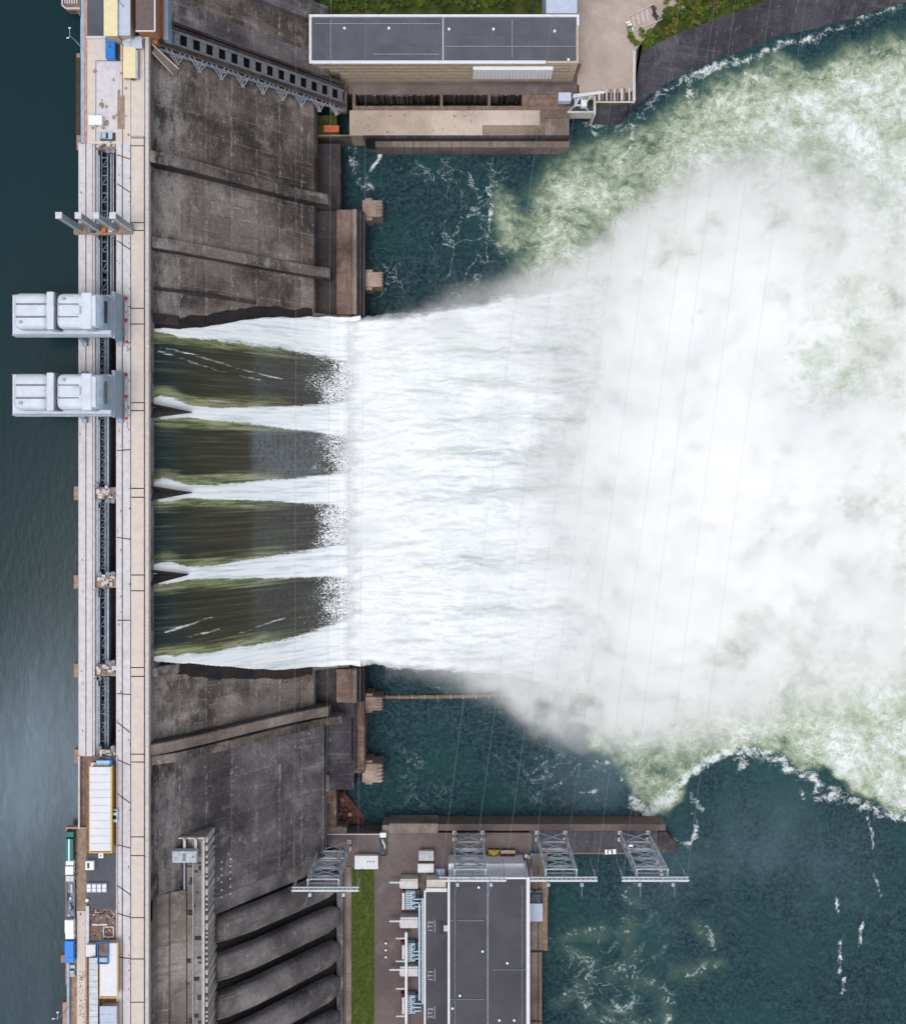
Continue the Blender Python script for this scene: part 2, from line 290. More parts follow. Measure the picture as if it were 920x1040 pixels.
# ---------------------------------------------------------------- mesh builder
class MB:
    def __init__(s): s.v=[]; s.f=[]
    def _add(s,vs,fs):
        o=len(s.v); s.v+= [tuple(v) for v in vs]; s.f+=[tuple(i+o for i in f) for f in fs]; return s
    def box(s,x0,x1,y0,y1,z0,z1):
        x0,x1=min(x0,x1),max(x0,x1); y0,y1=min(y0,y1),max(y0,y1); z0,z1=min(z0,z1),max(z0,z1)
        return s._add([(x0,y0,z0),(x1,y0,z0),(x1,y1,z0),(x0,y1,z0),(x0,y0,z1),(x1,y0,z1),(x1,y1,z1),(x0,y1,z1)],
            [(0,3,2,1),(4,5,6,7),(0,1,5,4),(1,2,6,5),(2,3,7,6),(3,0,4,7)])
    def pbox(s,a,b,c,d,z0,z1):   # footprint in photograph pixels at the height of its top
        return s.box(PX(a,z1),PX(b,z1),PY(c,z1),PY(d,z1),z0,z1)
    def bar(s,p,q,w,h=None,up=(0,0,1)):
        h=h or w; p=Vector(p);q=Vector(q); d=(q-p)
        if d.length<1e-6: return s
        d.normalize(); u=Vector(up)
        if abs(d.dot(u))>.98: u=Vector((1,0,0))
        a=d.cross(u).normalized()*(w/2); b=a.cross(d).normalized()*(h/2)
        vs=[p-a-b,p+a-b,p+a+b,p-a+b,q-a-b,q+a-b,q+a+b,q-a+b]
        return s._add(vs,[(0,1,2,3),(7,6,5,4),(0,4,5,1),(1,5,6,2),(2,6,7,3),(3,7,4,0)])
    def tube(s,pts,r,k=8,cap=True):
        pts=[Vector(p) for p in pts]; rings=[]
        rs=r if isinstance(r,(list,tuple)) else [r]*len(pts)
        for i,p in enumerate(pts):
            d=(pts[min(i+1,len(pts)-1)]-pts[max(i-1,0)]).normalized()
            u=Vector((0,0,1)) if abs(d.z)<.95 else Vector((1,0,0))
            a=d.cross(u).normalized(); b=d.cross(a).normalized()
            rings.append([p+(a*math.cos(2*math.pi*j/k)+b*math.sin(2*math.pi*j/k))*rs[i] for j in range(k)])
        vs=[v for R in rings for v in R]; fs=[]
        for i in range(len(pts)-1):
            for j in range(k):
                fs.append((i*k+j,i*k+(j+1)%k,(i+1)*k+(j+1)%k,(i+1)*k+j))
        if cap: fs+= [tuple(range(k))[::-1], tuple((len(pts)-1)*k+j for j in range(k))]
        return s._add(vs,fs)
    def cyl(s,x,y,z0,z1,r,k=12,r2=None): return s.tube([(x,y,z0),(x,y,z1)],[r,r if r2 is None else r2],k)
    def prism(s,prof,y0,y1):  # closed XZ profile extruded along Y
        k=len(prof); vs=[(x,y0,z) for x,z in prof]+[(x,y1,z) for x,z in prof]
        fs=[(i,(i+1)%k,k+(i+1)%k,k+i) for i in range(k)]+[tuple(range(k))[::-1],tuple(range(k,2*k))]
        return s._add(vs,fs)
    def poly(s,pts,z0,z1):   # XY polygon prism
        k=len(pts); 
        g=(lambda z,i: z[i]) if isinstance(z0,(list,tuple)) else (lambda z,i:z)
        vs=[(x,y,g(z0,i)) for i,(x,y) in enumerate(pts)]+[(x,y,z1[i] if isinstance(z1,(list,tuple)) else z1) for i,(x,y) in enumerate(pts)]
        fs=[(i,(i+1)%k,k+(i+1)%k,k+i) for i in range(k)]+[tuple(range(k))[::-1],tuple(range(k,2*k))]
        return s._add(vs,fs)
    def build(s,name,mat,parent=None,local=False,bevel=0,smooth=False,seg=1):
        o=(0,0,0)
        if parent is not None and not local:
            r=parent
            while r.parent: r=r.parent
            o=r.location
        me=bpy.data.meshes.new(name); me.from_pydata([(x-o[0],y-o[1],z-o[2]) for x,y,z in s.v],[],s.f); me.update()
        import bmesh
        bm=bmesh.new(); bm.from_mesh(me); bmesh.ops.recalc_face_normals(bm,faces=bm.faces)
        if bevel: bmesh.ops.bevel(bm,geom=list(bm.edges),offset=bevel,segments=seg,affect='EDGES',profile=.5,clamp_overlap=True)
        bm.to_mesh(me); bm.free()
        if smooth:
            for p in me.polygons: p.use_smooth=True
        me.materials.append(M[mat] if isinstance(mat,str) else mat)
        ob=bpy.data.objects.new(name,me); COL.objects.link(ob)
        if parent is not None: ob.parent=parent
        return ob
def thing(name,label,cat,loc,group=None,rz=0):
    o=bpy.data.objects.new(name,None); COL.objects.link(o); o.location=loc; o.rotation_euler=(0,0,rz)
    o['label']=label; o['category']=cat
    if group: o['group']=group
    return o
def tag(o,label,cat=None,group=None,kind=None):
    o['label']=label
    if cat: o['category']=cat
    if group: o['group']=group
    if kind: o['kind']=kind
    return o
def kids(o): return [c for c in bpy.data.objects if c.parent==o]
def dup(o,loc,label,rz=None,parent=None):
    c=o.copy(); COL.objects.link(c)
    if parent is not None: c.parent=parent
    else:
        c.location=loc
        if rz is not None: c.rotation_euler=(0,0,rz)
        c['label']=label
    for k in kids(o): dup(k,None,None,None,c)
    return c
def grid(name,xs,ys,zf,attrs,mat,smooth=True):
    nx,ny=len(xs),len(ys); X,Y=np.meshgrid(xs,ys,indexing='ij')
    Z=zf if isinstance(zf,np.ndarray) else np.full_like(X,zf)
    if Z.ndim==0: Z=np.full_like(X,float(zf))
    co=np.stack([X,Y,Z],-1).reshape(-1,3)
    i=np.arange(nx*ny).reshape(nx,ny); kp=attrs.pop('keep',None)
    f=np.stack([i[:-1,:-1],i[1:,:-1],i[1:,1:],i[:-1,1:]],-1).reshape(-1,4)
    if kp is not None: f=f[kp.reshape(-1)[f].min(1)>0]
    me=bpy.data.meshes.new(name); me.from_pydata(co.tolist(),[],f.tolist()); me.update()
    for k,a in attrs.items():
        at=me.attributes.new(k,'FLOAT','POINT'); at.data.foreach_set('value',a.reshape(-1).astype(np.float32))
    if smooth: me.polygons.foreach_set('use_smooth',[True]*len(me.polygons))
    me.materials.append(M[mat]); o=bpy.data.objects.new(name,me); COL.objects.link(o); return o
# value noise
_P=rng.rand(512,512)
def vn(x,y):
    xi=np.floor(x).astype(int); yi=np.floor(y).astype(int); fx=x-xi; fy=y-yi
    fx=fx*fx*(3-2*fx); fy=fy*fy*(3-2*fy)
    g=lambda a,b:_P[a%512,b%512]
    return (g(xi,yi)*(1-fx)+g(xi+1,yi)*fx)*(1-fy)+(g(xi,yi+1)*(1-fx)+g(xi+1,yi+1)*fx)*fy
def fbm(x,y,o=5,r=.5):
    t=0;a=1;s=0
    for i in range(o): t=t+a*vn(x*2**i+i*17.3,y*2**i+i*9.1); s+=a; a*=r
    return t/s
def ss(x,a,b):
    t=np.clip((x-a)/(b-a),0,1); return t*t*(3-2*t)
def seg_d(X,Y,pl):
    d=np.full(X.shape,1e9)
    for (a,b),(c,e) in zip(pl[:-1],pl[1:]):
        vx,vy=c-a,e-b; L=vx*vx+vy*vy+1e-9
        t=np.clip(((X-a)*vx+(Y-b)*vy)/L,0,1)
        d=np.minimum(d,np.hypot(X-a-t*vx,Y-b-t*vy))
    return d
def inside(X,Y,pl):
    r=np.zeros(X.shape,bool)
    for (a,b),(c,e) in zip(pl,pl[1:]+pl[:1]):
        if b==e: continue
        k=((b>Y)!=(e>Y))&(X<(c-a)*(Y-b)/(e-b)+a); r^=k
    return r
def sdf(X,Y,pl):  # + inside
    d=seg_d(X,Y,pl+pl[:1]); return np.where(inside(X,Y,pl),d,-d)
def pl0(pts,z=0.): return [(PX(a,z),PY(b,z)) for a,b in pts]
# ================================================================= WATER
PROF=[(-113.5,92.5),(-109,88.6),(-104,83.6),(-98,76.2),(-90,66),(-80,53),(-70,40.6),(-64,33.6),(-58,27.2),(-53,23.2),(-49,21.0),(-45,20.2)]
_px=np.array([a for a,_ in PROF]); _pz=np.array([b for _,b in PROF])
def zprof(x): return np.interp(x,_px,_pz)

# reservoir
xs=np.concatenate([np.linspace(-900,-330,12),np.linspace(-320,-127.8,70)]); ys=np.concatenate([np.linspace(-700,-290,10),np.linspace(-280,260,180),np.linspace(270,700,10)])
X,Y=np.meshgrid(xs,ys,indexing='ij')
w=fbm(X*.012+4,Y*.008+3,4)
reflection_tint=ss(-Y+(w-.5)*90,38,120)*(1-.72*ss(-Y+(X+160)*-.25+(w-.5)*70,118,168))
reflection_tint=np.clip(reflection_tint*(1-.25*ss(X,-160,-135)),0,1)
o=grid('reservoir',xs,ys,94.0,{'reflection_tint':reflection_tint},'reservoir_water'); tag(o,'calm dark teal reservoir above the dam, paler toward the lower end',kind='structure')

# river
xs=np.concatenate([np.linspace(-60,215,300),np.linspace(222,900,24)]); ys=np.concatenate([np.linspace(-800,-262,14),np.linspace(-255,215,500),np.linspace(222,800,14)])
X,Y=np.meshgrid(xs,ys,indexing='ij')
j1=(fbm(X*.03,Y*.03,5)-.5); j2=(fbm(X*.03+90,Y*.03+40,5)-.5); XX=X+j1*22; YY=Y+j2*22
k1=(fbm(X*.12,Y*.12,4)-.5); k2=(fbm(X*.12+90,Y*.12+40,4)-.5); XF=X+j1*8+k1*6; YF=Y+j2*8+k2*6
turbpoly=pl0([(500,340),(512,240),(526,190),(556,158),(600,138),(640,124),(678,103),(704,86),(740,68),(790,50),(820,56),(870,46),(930,34),(1500,-200),(1500,1100),(1010,862),(922,832),(893,822),(868,808),(842,786),(815,790),(793,772),(760,766),(738,772),(716,786),(700,802),(682,828),(660,834),(640,812),(628,790),(604,764),(588,735),(500,700)])
d=sdf(XX,YY,turbpoly)
turb=ss(d,-9,22)
d2=sdf(XF,YF,turbpoly)
# lower front has a crisp edge
low=ss(-Y,95,115)*ss(X,70,85)
turb=turb*(1-low)+ss(d2,-1.5,5)*low
turb*=.50+.24*ss(X+Y*.1-60+j1*50,20,130)+.25*j2
turb+=.16*ss(X,110,150)*ss(60-np.abs(Y+25+j2*40),0,40)*(turb>.2)
# denser white near the plunge and downstream
corew=0
core=pl0([(540,300),(640,262),(740,230),(815,330),(835,480),(805,610),(700,690),(600,712),(540,690)])
turb=np.clip(turb+.75*ss(sdf(XX,YY,core),-14,34),0,1.25)
foam=np.zeros_like(X); fleck=np.zeros_like(X)
def line(pts,wd,st,soft=True):
    global foam
    q=seg_d(XF,YF,pl0(pts)); foam=np.maximum(foam,st*np.exp(-(q/wd)**2))
line([(600,134),(632,130),(656,110),(670,97),(690,87),(706,79),(735,66),(745,62)],3.4,.5); line([(636,128),(656,110),(672,96)],1.6,.5)
line([(705,97),(701,84),(720,72),(740,65),(765,54),(790,44),(830,38)],3.0,.66); line([(835,32),(870,22),(900,12),(940,2)],2.0,.55)
line([(640,125),(644,145),(630,165)],1.8,.7); line([(756,72),(765,82)],2.2,.6); line([(622,128),(600,138),(612,150)],1.6,.5)
line([(640,812),(652,822),(662,828),(680,812),(690,800),(705,790),(722,776),(738,768)],2.6,.85)
line([(735,768),(748,764),(752,780),(758,766),(780,768),(795,776),(800,784),(815,792),(826,790),(836,796),(832,806),(850,806),(872,815),(890,824),(906,828),(922,833),(960,846)],3.4,.66)
line([(660,832),(664,850),(668,870),(672,890)],1.7,.72); line([(668,846),(684,852),(700,852),(709,838),(706,826)],1.5,.62)
line([(700,806),(708,816),(716,822)],1.3,.6); line([(811,800),(818,808)],1.3,.5); line([(640,880),(662,872),(674,880)],1.2,.5)
for a in [[(883,832),(885,850),(884,862)],[(884,890),(887,905),(890,915)],[(878,922),(881,928)],[(852,958),(851,972),(855,984)],[(875,940),(873,958)],[(846,910),(844,930)],[(862,990),(858,1010)]]: line(a,1.0,.72)
# swirls below the quay
for a in [[(570,948),(588,942),(604,944),(610,938)],[(574,962),(590,968),(602,974)],[(628,938),(640,948),(640,960)],[(620,982),(634,978),(648,970)],[(650,988),(666,996),(680,1010),(684,1030),(676,1046)],[(592,1000),(596,1020),(604,1030)],[(620,1020),(636,1026),(646,1012)],[(566,1020),(580,1004),(600,988)],[(716,942),(722,960)],[(604,1040),(630,1034),(660,1040)],[(696,990),(712,986),(726,984)],[(640,900),(632,912),(640,916)]]: line(a,2.7,.43); turb=np.maximum(turb,.16*np.exp(-(seg_d(XX,YY,pl0(a))/6)**2))
pool=pl0([(556,930),(690,920),(740,960),(740,1060),(556,1060)]); fleck=np.maximum(fleck,.6*ss(sdf(XX,YY,pool),-10,25))
# dark pools: flecks
up=pl0([(372,158),(520,152),(530,330),(372,322)]); fleck=np.maximum(fleck,.85*ss(sdf(XX,YY,up),-2,10))
lo=pl0([(372,690),(560,730),(640,800),(640,830),(400,830)]); fleck=np.maximum(fleck,.45*ss(sdf(XX,YY,lo),-2,10))
line([(497,190),(499,214),(495,232),(493,246)],1.5,.62); line([(488,205),(478,215)],1.4,.6); line([(498,246),(506,252),(512,264)],1.3,.6); line([(470,232),(466,240)],1.5,.5); line([(386,152),(383,165),(377,178)],1.6,.75); line([(375,182),(378,192)],2.0,.6); line([(350,150),(358,165),(362,185),(372,196)],3.5,.5)
for a in [[(560,795),(575,800)],[(590,808),(602,806)],[(612,785),(630,790)],[(600,778),(614,775)]]: line(a,1.3,.5)
# lower quiet green patch
patch=pl0([(500,175),(535,195),(540,250),(520,270),(500,255)])
turb=np.maximum(turb,.36*ss(sdf(XX,YY,patch),-6,8))
lp=pl0([(585,738),(612,742),(625,790),(600,770)]); turb=np.maximum(turb,.5*ss(sdf(XX,YY,lp),-5,8))
haze_tint=.46*np.exp(-((XX-PX(770,0))/38)**2-((YY-PY(880,0))/26)**2)*np.clip(fbm(X*.035+3,Y*.02,5)*2.6-.6,0,1.3)  # thin drifting haze painted into the river colour
haze_tint=np.maximum(haze_tint,.35*np.exp(-((X-PX(600,0))/22)**2-((Y-PY(790,0))/18)**2)*(.4+1.2*fbm(X*.04,Y*.03,4)))
Zr=(fbm(X*.10,Y*.10,4)-.5)*(0.6+3.6*np.clip(turb,0,1))
o=grid('river',xs,ys,Zr,{'turb':turb,'foam':foam,'haze_tint':haze_tint,'fleck':fleck},'river_water'); tag(o,'river below the dam, dark teal in the still pools and pale green with foam where the spillway lands',kind='structure')

# water on the chute, four open bays
xs=np.linspace(-113.2,-40.0,170); ys=np.linspace(-92,74,340)
X,Y=np.meshgrid(xs,ys,indexing='ij')
t=(X+113.2)/75.2
topE=np.interp(X,[-113.2,-104,-96,-86,-76,-62,-45,-38],[52.6,53.2,55.2,59.0,61.8,64.5,66.2,66.6])+(fbm(X*.15,Y*0+3,3)-.5)*1.2
botE=np.interp(X,[-113.2,-100,-86,-72,-58,-45,-38],[-71.4,-75,-79.5,-83,-85,-85.6,-86])+(fbm(X*.15,Y*0+8,3)-.5)*1.2
PIERS=[21.6,-9.2,-40.4]
foam=np.zeros_like(X); green=np.zeros_like(X)
L=(X+113.2)
def band(c,w0,w1,slope=0.):
    return c,w0,w1
for pc in PIERS:
    q=np.abs(Y-pc-.02*L*0); wv=(fbm(X*.06+pc,Y*.12,4)-.5)*3.
    sd=ss((Y-pc),-.5,.5); half=np.interp(L,[0,1,4,8,12,20,30,50,62,75],[.8,2.4,3.4,2.9,2.0,2.6,3.6,5.6,7.2,9.0])+sd*np.interp(L,[0,2,6,12,20],[1.,2.4,2.6,.9,0])
    foam=np.maximum(foam,1.25*(1-ss(q+wv*.5,half*.7,half*1.2)))
    green=np.maximum(green,(1-ss(q+wv*.8,half+.6,half+6.2))*(1-ss(L,30,58)))
for E,sgn in ((topE,1),(botE,-1)):
    q=(E-Y)*sgn; half=np.interp(L,[0,3,10,20,40,60,75],[1.,2.2,3.4,5.5,11.5,17.5,21.])
    wv=(fbm(X*.06+5,Y*.12+sgn*7,4)-.5)*4.
    foam=np.maximum(foam,1.25*(1-ss(q+wv,half*.75,half*1.25)))
    green=np.maximum(green,(1-ss(q+wv,half+1.,half+6.5))*(1-ss(L,34,60)))
# loose white threads in the outer bays
for pts in ([(-113,46.5),(-98,43.5),(-84,39.6),(-70,37)],[(-110,44.),(-92,38.5),(-78,36.2)],[(-108,-61.5),(-94,-58.)],[(-104,-65.),(-92,-63.)],[(-86,-66),(-70,-62)]):
    q=seg_d(X,Y,pts); foam=np.maximum(foam,.62*np.exp(-(q/.5)**2)*(.35+1.1*fbm(X*.25,Y*.2+3,3)))
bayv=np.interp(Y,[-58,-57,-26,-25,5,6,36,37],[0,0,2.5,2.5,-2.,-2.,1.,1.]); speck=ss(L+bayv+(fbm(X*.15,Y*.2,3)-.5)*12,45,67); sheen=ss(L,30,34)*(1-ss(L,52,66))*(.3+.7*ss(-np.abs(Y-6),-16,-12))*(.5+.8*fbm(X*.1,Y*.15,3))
foam=np.maximum(foam,1.3*ss(L+(fbm(X*.3,Y*.3,3)-.5)*6,68,72.5))
Z=zprof(X)+1.3+.9*np.clip(foam,0,1)*ss(L,5,30)+(fbm(X*.12,Y*.8,3)-.5)*.7
Z=np.where(X>-45,20.2+1.6+np.clip(X+45,0,9)*.12+(fbm(X*.3,Y*.4,3)-.5)*.9,Z)
edge=np.minimum(topE-Y,Y-botE)
Z=Z-6.*(1-ss(edge,-.9,.1))
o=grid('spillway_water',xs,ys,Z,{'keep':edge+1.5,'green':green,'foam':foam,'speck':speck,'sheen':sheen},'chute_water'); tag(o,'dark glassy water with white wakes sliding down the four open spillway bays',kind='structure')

# wet margin of the concrete along both edges of the moving water
for E_,sg in ((topE,1),(botE,-1)):
    xs2=np.linspace(-111.3,-60.,90); ee=np.interp(xs2,xs,E_[:,0]); wd_=np.interp(xs2,[-111,-100,-88,-75,-60],[3.5,5.,5.2,4.6,3.6])+(fbm(xs2*.3,xs2*0+3+sg,4)-.5)*2.2
    v_=[];f_=[]
    for i_,x_ in enumerate(xs2):
        for j_ in range(4): v_.append((x_,ee[i_]+sg*(-2.+(wd_[i_]+2.)*j_/3.),float(zprof(x_))+.32+(.6 if sg>0 and x_<-96 else 0)))
    for i_ in range(len(xs2)-1):
        for j_ in range(3): f_.append((i_*4+j_,(i_+1)*4+j_,(i_+1)*4+j_+1,i_*4+j_+1))
    m_=MB(); m_._add(v_,f_); wm=m_.build('wet_margin','wet_concrete'); tag(wm,'dark wet band of concrete along the %s edge of the spillway water'%('upper' if sg>0 else 'lower'),kind='structure')

# airborne sheet from the bucket lip to the river
xs=np.linspace(-52,98,300); ys=np.linspace(-112,96,360)
X,Y=np.meshgrid(xs,ys,indexing='ij')
u=(X+52)/150.
top=np.interp(X,[-52,-40.5,-25,0,30,60,98],[64.9,66.6,67.8,71,77,85,95])+(fbm(X*.06,Y*.02,4)-.5)*5+(fbm(X*.35,Y*.3,3)-.5)*2.4
bot=np.interp(X,[-52,-40.5,-25,0,30,60,98],[-84.6,-86,-86.8,-89,-94,-101,-111])+(fbm(X*.06+7,Y*.02+7,4)-.5)*5+(fbm(X*.35+4,Y*.3+4,3)-.5)*2.4
e=np.minimum(top-Y,Y-bot)
base=np.interp(X,[-52,-46,-40.5,-25,-5,20,50,98],[24.6,23.6,23.9,26.,27.,24.,15.,2.])
rough=ss(u,.06,.22)
Z=base+rough*((fbm(X*.045,Y*.20,5)-.5)*5.0+(fbm(X*.18,Y*.7,4)-.5)*2.2)
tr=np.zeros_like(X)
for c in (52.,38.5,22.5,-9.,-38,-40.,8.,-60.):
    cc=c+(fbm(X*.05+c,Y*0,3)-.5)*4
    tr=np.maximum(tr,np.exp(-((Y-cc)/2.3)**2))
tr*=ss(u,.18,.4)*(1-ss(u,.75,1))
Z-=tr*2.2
Z=Z*ss(e,-4.5,4.)**.6
thick=ss(e,-3.5*ss(u,0.06,.2)-.8,4.5*ss(u,.06,.2)+1.); fade=ss(u+(fbm(X*.1,Y*.5,4)-.5)*.05,.015,.085)*(1-ss(u+(fbm(X*.03,Y*.03,4)-.5)*.25,.52,.94))
Zm=np.maximum(Z,.2)
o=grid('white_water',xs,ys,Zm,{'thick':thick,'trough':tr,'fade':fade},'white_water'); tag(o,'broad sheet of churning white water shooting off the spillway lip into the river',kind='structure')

# ================================================================= DAM
Y0,Y1=-330.,330.
dam=thing('dam','long grey concrete dam with four open spillway bays and a beige crest road','dam',(-113,0,0))
MB().box(-137.2,-131,Y0,Y1,0,97.6).build('upstream_wall','slab_pale',dam)
prof=[(-122,-3),(-122,97.2)]+[(-111.6,97.2),(-111.6,91.6)]+PROF[1:]+[(-45,-3)]
MB().prism(prof,-86.5,66.8).build('downstream_face','spillway_concrete',dam)
tp=[p for p in prof if p[0]<-59]+[(-59.5,28.9),(-59.5,-3)]
MB().prism(tp,66.82,Y1).build('downstream_face','spillway_concrete',dam)
MB().prism(tp,-168,-86.52).build('downstream_face','spillway_concrete',dam)
prof2=[(-122,-3),(-122,97.2),(-111.6,97.2),(-111.6,94),(-110.6,90.),(-107,88.5),(-106.6,87),(-101.2,85.2),(-101.2,-3)]
MB().prism(prof2,Y0,-160.).build('intake_face','intake_concrete',dam)
# the lower non-overflow face keeps its own cooler concrete
fp=[(x,z+.35) for x,z in PROF if x<-55]+[(-55.5,24.5),(-55.5,-2),(-112,-2)]
MB().prism([(-113.5,92.85)]+fp[1:],-167.9,-106.3).build('abutment_face','face_concrete',dam)
def rib(y0,y1,h,x0=-111.5,x1=-53.,taper=.25):
    xs_=[-111.5,-109,-104,-98,-90,-80,-70,-64,-58,-53]; xs_=[x for x in xs_ if x0<=x<=x1]
    hi=[(x,float(zprof(x))+h(x)) for x in xs_]; lo=[(x,float(zprof(x))-2.) for x in xs_][::-1]
    return MB().prism(hi+lo,y0,y1)
o=rib(112.6,117.0,lambda x:8.2+1.4*ss(-x,60,100)).build('training_wall','spillway_concrete',dam,bevel=.25)
rib(112.35,112.58,lambda x:7.6+1.4*ss(-x,60,100)).build('wall_side_shade','dark_concrete',dam)  # dark facings paint in the shade on wall sides facing midstream
rib(-101.58,-101.2,lambda x:6.8+1.4*ss(-x,60,100)).build('wall_side_shade','dark_concrete',dam)
rib(81.4,81.98,lambda x:4.2).build('wall_side_shade','dark_concrete',dam)
rib(167.75,167.98,lambda x:5.6).build('wall_side_shade','dark_concrete',dam)
o=rib(-105.6,-101.6,lambda x:7.4+1.4*ss(-x,60,100)).build('training_wall','wall_concrete',dam,bevel=.25)
MB().prism([(-111.5,97),(-103,92),(-54,30.5),(-48,27.2),(-48,18),(-54,20),(-111.5,85)],-109.6,-106.25).build('wall_berm','spillway_concrete',dam,bevel=.2)
rib(82.,86.2,lambda x:4.8).build('bay_divider','spillway_concrete',dam,bevel=.2)
rib(66.9,68.,lambda x:2.2,x1=-72).build('bay_divider','dark_concrete',dam,bevel=.1)
rib(54.2,58.,lambda x:3.0-2.*ss(x,-110,-100),x1=-103).build('bay_divider','dark_concrete',dam,bevel=.2)
rib(-77.5,-74.,lambda x:4.6-3.*ss(x,-110,-100),x1=-102).build('bay_divider','spillway_concrete',dam,bevel=.2)
rib(168.,176.5,lambda x:6.).build('training_wall','face_concrete',dam,bevel=.25)
rib(190.,198,lambda x:6.).build('training_wall','face_concrete',dam,bevel=.25)
# pier noses between the open bays
for pc in PIERS:
    ln=11.5 if pc>-30 else 10.5
    MB().poly([(-122,pc-2.6),(-111.5,pc-2.6),(-111.5+ln,pc-.15),(-111.5+ln,pc+.15),(-111.5,pc+2.6),(-122,pc+2.6)],70,[96.9,96.9,86.5,86.5,96.9,96.9]).build('pier','dark_concrete',dam,bevel=.1)
# bucket at the toe: upper and lower closed bays
for a,b in ((112.4,67.02),(-87.02,-101.5)):
    y0,y1=min(a,b),max(a,b)
    MB().box(-60.,-50.5,y0,y1,-2,19.4).build('bucket_trough','dark_concrete',dam)
    MB().box(-50.5,-43.4,y0,y1,-2,22.2).build('bucket_block','toe_concrete',dam,bevel=.2)
    MB().box(-43.4,-41.6,y0,y1,-2,23.6).build('bucket_lip','wall_concrete',dam,bevel=.2)
    MB().box(-41.6,-40.5,y0,y1,-2,20.5).box(-40.5,-39.7,y0,y1,-2,21.4).box(-39.7,-38.6,y0,y1,-2,18.5).build('toe_step','dark_concrete',dam,bevel=.1)
MB().box(-58,-38.6,-87,67,-2,17.).build('bucket_apron','dark_concrete',dam)
# apron upstream end and lower end
MB().box(-61,-49.5,112.6,143,-2,15.).build('apron','dark_concrete',dam)
MB().box(-60.5,-43.4,-141,-101.6,-2,16.).build('apron','bank_concrete',dam)
MB().box(-43.4,-38.6,-133,-101.6,-2,19.).build('toe_step','toe_concrete',dam,bevel=.2)
MB().box(-43.2,-42.2,-131,-101.7,19,21.2).box(-44.8,-44,-128,-110,16,17.4).build('toe_kerb','dark_concrete',dam)
MB().box(-60.8,-51.2,-158,-141.,-2,15.).build('apron','toe_concrete',dam,bevel=.3)
MB().box(-60.8,-54,-141.4,-134.,15.,18.5).build('apron_block','wall_concrete',dam,bevel=.4)
for (c,d_) in ((203,220),(276,291),(708,722),(776,795)):
    m=MB(); y0,y1=PY(d_,14),PY(c,14)
    m.box(-40,-31.6,y0,y1,-2,13.6).box(-38.8,-35.6,y0-1.2,y1+1.2,-2,12.4)
    for q in range(5): m.box(-33.6+q*.02,-31.0,y0+.4+q*(y1-y0)/5.,y0+.4+(q+.55)*(y1-y0)/5.,5,14.+.3*(q%2))
    m.build('bucket_pier','pier_concrete',dam,bevel=.15)

# --- crest deck (z = 100)
Z=100.
def strip(name,a,b,c,d,mat,z=Z,th=1.6,bev=.06): return MB().pbox(a,b,c,d,z-th,z).build(name,mat,dam,bevel=bev)
EXT0,EXT1=-420,1330
strip('walkway_slab',80.,87.,145,768,'slab_pale',99.9); strip('walkway_joint',87.,88.2,145,768,'slab_rust',99.5); strip('walkway_slab',88.2,94.,145,768,'slab_pale',99.8); strip('walkway_ledge',94.,96.6,145,768,'slab_pale',99.2)
strip('crane_rail_slab',118.2,124.,145,1330,'slab_pale',99.9); strip('rail_joint',124.,125.,145,1330,'joint_dark',99.4)
strip('track_slab',125.,132.6,145,1330,'slab_pale',99.9)
strip('kerb_joint',132.6,133.4,-60,1330,'joint_dark',99.5)
strip('parapet',147.6,151.2,30,1330,'parapet_pale',101.1,2.8)
strip('parapet_channel',146.4,147.6,30,1330,'joint_dark',99.6)
# beige road deck, its joints left as real gaps over a dark bed
jo=[140,148,226,234,313,329,409,417,496,505,584,600,678,687,766,774,850,869,932,974,1018,1063,1108,1330]
strip('road_bed',133.4,146.4,30,1330,'joint_dark',99.2)
last=138.
for k in jo:
    m=MB().pbox(133.4,146.4,last+.55,k-.55,98,99.95); m.build('road_deck','road_beige',dam,bevel=.04); last=k
# stains, patches and clutter on the track slab
for k in range(96):
    m=MB()
    y=random.uniform(150,1030); x=random.choice([random.uniform(119,123.5),random.uniform(130.5,132.3),random.uniform(130.5,132.3),random.uniform(81,86)])
    m.pbox(x,x+random.uniform(.4,1.),y,y+random.uniform(.6,2.2),99.85,99.93+random.random()*.15)
    m.build('deck_fitting','steel_dark',dam)
for y in (160,192,250,345,457,547,630,705,740,775,812,860,905,930,973): 
    m=MB()
    sl=random.uniform(-1,7)
    m.bar((PX(119,100),PY(y-sl,100),99.93),(PX(132.5,100),PY(y+sl*.6,100),99.93),.35,.12)
    m.build('deck_crack','joint_dark',dam)
